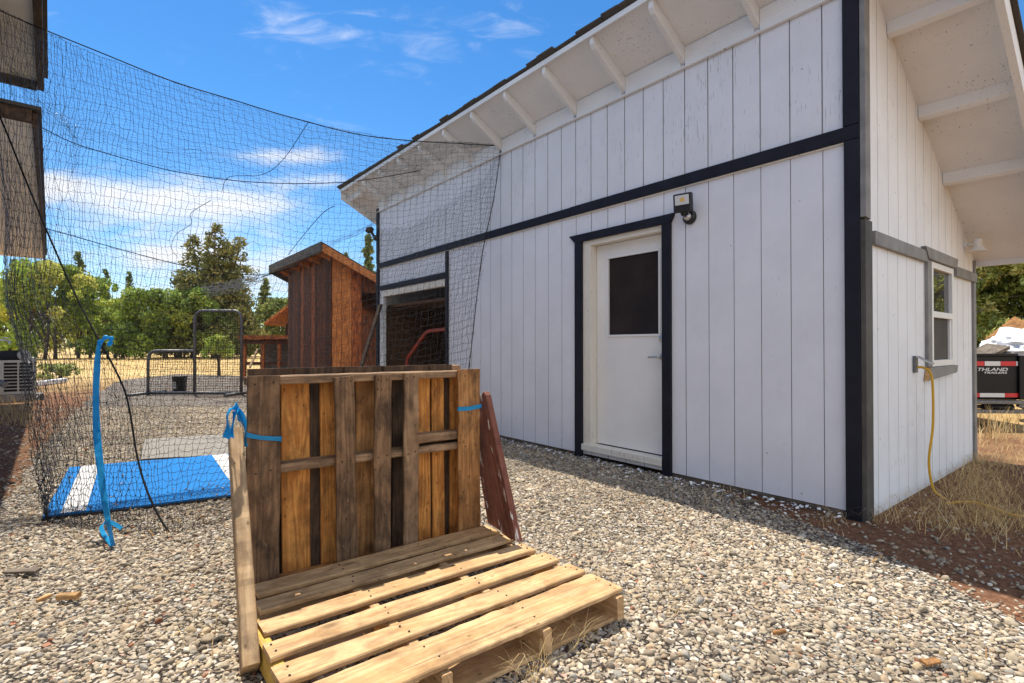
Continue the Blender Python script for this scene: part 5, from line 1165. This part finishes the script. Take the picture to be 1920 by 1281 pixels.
# white paint flakes under the wall
pts = np.array([bl(x, y)[:2] for x, y in zip(rng.uniform(-4.5, -.1, 420), -np.abs(rng.normal(.03, .10, 420)) - .02)])
fl_ = []; 
V0 = np.array([(-1,-.6,0),(1,-.7,.1),(.9,.6,0),(-.8,.7,.15)]); sz = rng.uniform(.004, .016, len(pts)); rm_ = rot_mats(len(pts), .3)
v = np.einsum('nij,kj->nki', rm_, V0) * sz[:, None, None]; v[:, :, :2] += pts[:, None, :]; v[:, :, 2] += .022
f = (np.arange(4)[None] + (np.arange(len(pts)) * 4)[:, None]); tag(np_mesh('paint_flakes', v.reshape(-1, 3), f, M['white_side']), 'white paint flakes fallen on the ground along the front wall', 'paint flakes', kind='stuff')

# ------------------------------------------------------------------ trees
def leaf_cloud(centers, radii, n, size, squash=1.0, droop=0):
    """n small leaf quads spread through ellipsoidal clumps"""
    w_ = radii ** 2; idx = rng.choice(len(centers), n, p=w_ / w_.sum()); d = rng.normal(size=(n, 3)); d /= np.linalg.norm(d, axis=1, keepdims=True)
    rad = rng.uniform(.35, 1, n) ** .6; c = centers[idx] + d * (radii[idx] * rad)[:, None] * np.array([1, 1, squash])
    a = rng.normal(size=(n, 3)); a /= np.linalg.norm(a, axis=1, keepdims=True); b = np.cross(a, rng.normal(size=(n, 3))); b /= np.linalg.norm(b, axis=1, keepdims=True)
    s = size * rng.uniform(.6, 1.35, n)[:, None]
    v = np.stack([c - a * s, c + b * s * .5, c + a * s, c - b * s * .5], 1)
    return v.reshape(-1, 3), (np.arange(4)[None] + (np.arange(n) * 4)[:, None]), idx
def limbs(mb, base, h, centers, r0, k, seed):
    r_ = random.Random(seed); top = Vector(base) + Vector((0, 0, h))
    mb.tube(spline([base, Vector(base) + Vector((r_.uniform(-.03, .03) * h, r_.uniform(-.03, .03) * h, h * .5)), top], 4), [r0 * (1 - .9 * i / 8) for i in range(9)], 8)
    for c in centers[:k]:
        c = Vector(c); f = r_.uniform(.25, .7); s_ = Vector(base).lerp(top, f * .9); mb.tube(spline([s_, s_.lerp(c, .5) + Vector((0, 0, .06 * h)), c], 3), [r0 * .38, r0 * .33, r0 * .28, r0 * .2, r0 * .15, r0 * .1, r0 * .05], 5)
def broad(px, ytop, wpx, d, ybot, n, cols, label, group, leaf=.16, seed=0, stems=3, name='leafy_tree'):
    r_ = random.Random(seed); s_ = d / F; base = Vector(((px - 960) * s_, d, 0)); h = at(0, ytop, d).z; wd = wpx * s_ / 2; zl = at(0, ybot, d).z
    root = thing(name, label, 'tree', base, 0, group); cs = []; rs = []
    for i in range(44):
        a = r_.uniform(0, 6.28); f = r_.uniform(0, 1) ** .8; zz = zl + (h - zl) * f; ww = wd * (1 - .5 * f ** 2.2) * r_.uniform(.15, 1) ** .6
        cs.append((math.cos(a) * ww, math.sin(a) * ww * .8, zz)); rs.append(r_.uniform(.11, .27) * min(wd * 1.5, h) * (1 - .3 * f))
    for i in range(14):       # stray shoots that break the outline
        a = r_.uniform(0, 6.28); f = r_.uniform(.35, 1); ww = wd * (1 - .5 * f ** 2.2) * r_.uniform(1.0, 1.2)
        cs.append((math.cos(a) * ww, math.sin(a) * ww * .8, zl + (h - zl) * f * 1.04)); rs.append(r_.uniform(.04, .09) * min(wd * 1.5, h))
    cs.append((0, 0, h - .12 * h)); rs.append(.13 * h)
    cs = np.array(cs); rs = np.array(rs); cs[:, 2] = np.minimum(cs[:, 2], h - rs * .8)
    mb = MB()
    for k in range(stems): limbs(mb, ((k - (stems - 1) / 2) * wd * .3, r_.uniform(-.3, .3), 0), h * .7, cs[k::stems], .05 + .012 * h, 6, seed + k)
    mb.build('trunk', M['bark'], root)
    v, f, idx = leaf_cloud(cs, rs, int(n * 1.9), leaf * 1.05); tone = np.array(cols)[rng.integers(0, len(cols), len(cs))][idx] * rng.uniform(.7, 1.3, (len(idx), 1))
    np_mesh('crown', v, f, M['leaf'], root, colors=np.repeat(tone, 4, 0)); return root
def conifer(px, ytop, wpx, d, n, cols, label, group, seed=0, leaf=.14, zlow=.12, open_=.5, multi=0, name='pine_tree'):
    r_ = random.Random(seed); s_ = d / F; base = Vector(((px - 960) * s_, d, 0)); h = at(0, ytop, d).z; wd = wpx * s_ / 2
    root = thing(name, label, 'tree', base, 0, group); cs, rs = [], []; mb = MB()
    tops = [(0, 0, h)] + [(r_.uniform(-.5, .5) * wd, r_.uniform(-.3, .3) * wd, h * r_.uniform(.7, .93)) for _ in range(multi)]
    for tx_, ty_, th_ in tops:
        mb.tube([(0, 0, 0), (tx_ * .5, ty_ * .5, th_ * .5), (tx_, ty_, th_ * .985)], [.02 * h + .03, .013 * h + .02, .01], 8)
        nb = int(13 + h * 1.5)
        for i in range(nb):
            f = zlow + (1 - zlow) * (i / nb) ** .85; rr_ = wd * (1 - f) ** .92 * r_.uniform(.55, 1.1) + .05 * wd
            for q in range(3):
                a = r_.uniform(0, 6.28); tip = Vector((tx_ * f + math.cos(a) * rr_, ty_ * f + math.sin(a) * rr_, th_ * f - .12 * rr_)); st = Vector((tx_ * f, ty_ * f, th_ * f))
                if q == 0: mb.tube([st, tip], [.006 * h, .002 * h], 4)
                for u in (.45, .75, 1.0):
                    if r_.random() < open_ + .35: cs.append(tuple(st.lerp(tip, u))); rs.append((.035 * h * .5 + rr_ * .17) * r_.uniform(.6, 1.2))
        cs.append((tx_, ty_, th_ * .985)); rs.append(.012 * h)
    mb.build('trunk', M['bark'], root); cs = np.array(cs); rs = np.array(rs)
    v, f, idx = leaf_cloud(cs, rs, int(n * 1.5), leaf, .8); tone = np.array(cols)[rng.integers(0, len(cols), len(cs))][idx] * rng.uniform(.65, 1.3, (len(idx), 1))
    np_mesh('crown', v, f, M['needle'], root, colors=np.repeat(tone, 4, 0)); return root
GB = [(.37,.47,.085), (.48,.53,.10), (.26,.35,.065), (.57,.56,.13)]; GD = [(.24,.34,.075), (.32,.42,.085), (.17,.25,.06), (.40,.46,.10)]
GJ = [(.22,.235,.075), (.30,.29,.09), (.16,.175,.06), (.36,.32,.11)]; GP = [(.20,.26,.09), (.26,.31,.11), (.15,.20,.075)]; GY = [(.34,.38,.12), (.26,.31,.10), (.42,.44,.15)]
gl = 'leafy trees along the far edge of the field'; gp = 'pines on the skyline'
broad(80, 492, 190, 46, 652, 6500, GB, 'bright yellow green leafy tree at the far left behind the net', gl, seed=1, leaf=.17)
broad(165, 520, 130, 50, 652, 4200, GB, 'bright green leafy tree between the far left tree and the dark ones', gl, seed=2, leaf=.17)
broad(215, 560, 110, 47, 655, 3500, GB, 'shorter light green leafy tree left of the dark green ones', gl, seed=8, leaf=.16)
broad(285, 545, 140, 46, 655, 5200, GD, 'dark green leafy tree behind the low half of the pitching screen', gl, seed=3, leaf=.16)
broad(362, 542, 130, 48, 655, 5200, GD, 'dark green leafy tree left of the big juniper', gl, seed=4, leaf=.16)
conifer(402, 418, 190, 50, 20000, GJ, 'tall olive juniper with several spires rising above the leafy trees', gp, seed=5, leaf=.17, multi=4, open_=.55, name='juniper_tree')
conifer(335, 505, 80, 56, 3500, GJ, 'smaller olive juniper leaning against the tall one', gp, seed=15, leaf=.17, multi=1, name='juniper_tree')
conifer(146, 470, 70, 70, 2600, GP, 'thin dark pine above the bright leafy trees at left', gp, seed=6, leaf=.2, open_=.2)
conifer(28, 485, 80, 66, 2600, GP, 'dark pine behind the far left leafy tree', gp, seed=16, leaf=.2, open_=.2)
conifer(197, 503, 46, 74, 1700, GP, 'slender pine left of the skyline gap', gp, seed=7, leaf=.2, open_=.15)
conifer(241, 508, 44, 74, 1600, GP, 'slender pine right of the skyline gap', gp, seed=9, leaf=.2, open_=.15)
conifer(497, 520, 70, 60, 3600, GY, 'pale green conifer left of the plank shed roof', gp, seed=10, leaf=.18, open_=.4)
conifer(460, 560, 70, 58, 3000, GJ, 'low olive conifer right of the tall juniper', gp, seed=11, leaf=.18)
broad(528, 560, 90, 55, 640, 3500, GY, 'pale green leafy tree beside the left wall of the plank shed', gl, seed=12, leaf=.18)
conifer(690, 437, 62, 40, 3600, GP, 'dark pine rising behind the plank shed roof near the white shed', gp, seed=13, leaf=.15, open_=.35)
conifer(648, 472, 40, 46, 1500, GP, 'thin pine top left of the dark pine behind the plank shed', gp, seed=14, leaf=.15, open_=.2)
broad(330, 575, 120, 52, 655, 4200, GD, 'dark green leafy tree filling the gap in the middle of the row', gl, seed=31, leaf=.17)
broad(20, 540, 130, 52, 655, 4200, GB, 'yellow green leafy tree against the wall at the far left', gl, seed=32, leaf=.17)
broad(450, 590, 110, 58, 655, 3600, GY, 'pale green scrubby tree behind the tall half of the pitching screen', gl, seed=33, leaf=.17)
broad(250, 600, 90, 60, 655, 2600, GY, 'pale scrubby tree in the gap below the slender pines', gl, seed=34, leaf=.18)
broad(408, 628, 50, 20, 668, 420, GB, 'small yellow green sapling behind the pitching screen', 'young plants in the field', seed=21, leaf=.06, stems=1, name='sapling')
broad(112, 682, 84, 18, 705, 480, GY, 'low yellow green bush in the dry grass beyond the net', 'young plants in the field', seed=22, leaf=.06, stems=2, name='bush')
# far wood as one mass
b_ = []; r2 = []
for i in range(230):
    x = rnd.uniform(-150, 40); y = rnd.uniform(85, 120); z = rnd.uniform(.5, 7.5); b_.append((x, y, z)); r2.append(rnd.uniform(1.2, 2.6))
v, f, idx = leaf_cloud(np.array(b_), np.array(r2), 30000, .34); tone = np.array(GJ + GP + GY)[rng.integers(0, 10, len(b_))][idx] * rng.uniform(.7, 1.3, (len(idx), 1))
tag(np_mesh('far_woodland', v, f, M['needle'], colors=np.repeat(tone, 4, 0)), 'far wood of mixed conifers closing the field', 'woodland', kind='stuff')
# junipers right of the shed, with bare grey branches
def big_juniper(x, y, h, w_, n, seed, label):
    r_ = random.Random(seed); root = thing('juniper_tree', label, 'tree', (x, y, 0), 0, 'junipers beyond the trailer'); cs, rs = [], []; mb = MB()
    mb.tube(spline([(0, 0, 0), (.1, .05, h * .3), (-.1, .1, h * .65), (0, 0, h * .95)], 4), [.24 * (1 - .9 * i / 12) for i in range(13)], 10)
    for i in range(46):
        f = r_.uniform(.08, .95); a = r_.uniform(0, 6.28); rr_ = w_ * (1 - f ** 2 * .75) * r_.uniform(.6, 1.05); st = Vector((0, 0, h * f * .9)); tip = Vector((math.cos(a) * rr_, math.sin(a) * rr_, h * f + r_.uniform(-.2, .5)))
        pts = spline([st, st.lerp(tip, .5) + Vector((r_.uniform(-.2, .2), r_.uniform(-.2, .2), r_.uniform(-.1, .25))), tip], 4); mb.tube(pts, [.045 * (1 - .9 * k / 8) for k in range(9)], 5)
        for u in (3, 4, 5, 6, 7, 8):
            for _ in range(2):
                c = pts[u] + Vector((r_.gauss(0, .22), r_.gauss(0, .22), r_.gauss(0, .16))); cs.append(tuple(c)); rs.append(r_.uniform(.12, .30))
                if r_.random() < .25: mb.tube([pts[u], c + Vector((r_.uniform(-.2, .2), r_.uniform(-.2, .2), r_.uniform(-.2, .2)))], [.012, .003], 4)
    mb.build('trunk', M['bark_grey'], root); cs = np.array(cs); rs = np.array(rs)
    v, f, idx = leaf_cloud(cs, rs, int(n * 1.6), .05, .8); tone = np.array([(.30,.36,.09), (.40,.43,.11), (.50,.46,.15), (.20,.25,.075)])[rng.integers(0, 4, len(cs))][idx] * rng.uniform(.7, 1.3, (len(idx), 1))
    np_mesh('crown', v, f, M['needle'], root, colors=np.repeat(tone, 4, 0))
q = at(1850, 640, 11.5 * S); big_juniper(q.x, q.y, 4.4, 2.2, 26000, 41, 'dense olive juniper with grey branches just behind the trailer')
q = at(1985, 640, 10.8 * S); big_juniper(q.x, q.y, 4.8, 2.3, 22000, 42, 'large juniper at the right edge beside the trailer load')
q = at(1760, 640, 15 * S); big_juniper(q.x, q.y, 5.0, 2.4, 14000, 43, 'juniper farther back hidden mostly by the white shed')
big_juniper(12.6, 8.8, 6.0, 3.0, 16000, 44, 'juniper right of the yard, reflected in the side window')
# dry weeds by the trailer
b_ = np.array([(*gnd(rng.normal(1868, 14), rng.normal(822, 6))[:2], 0) for _ in range(60)]); n = len(b_)
blades('dry_weeds', b_, rng.uniform(.15, .45, n), rng.uniform(.1, .6, n), rng.uniform(.006, .010, n), straw_cols(n), 'dry brown weed stalks standing in front of the trailer', segs=3)
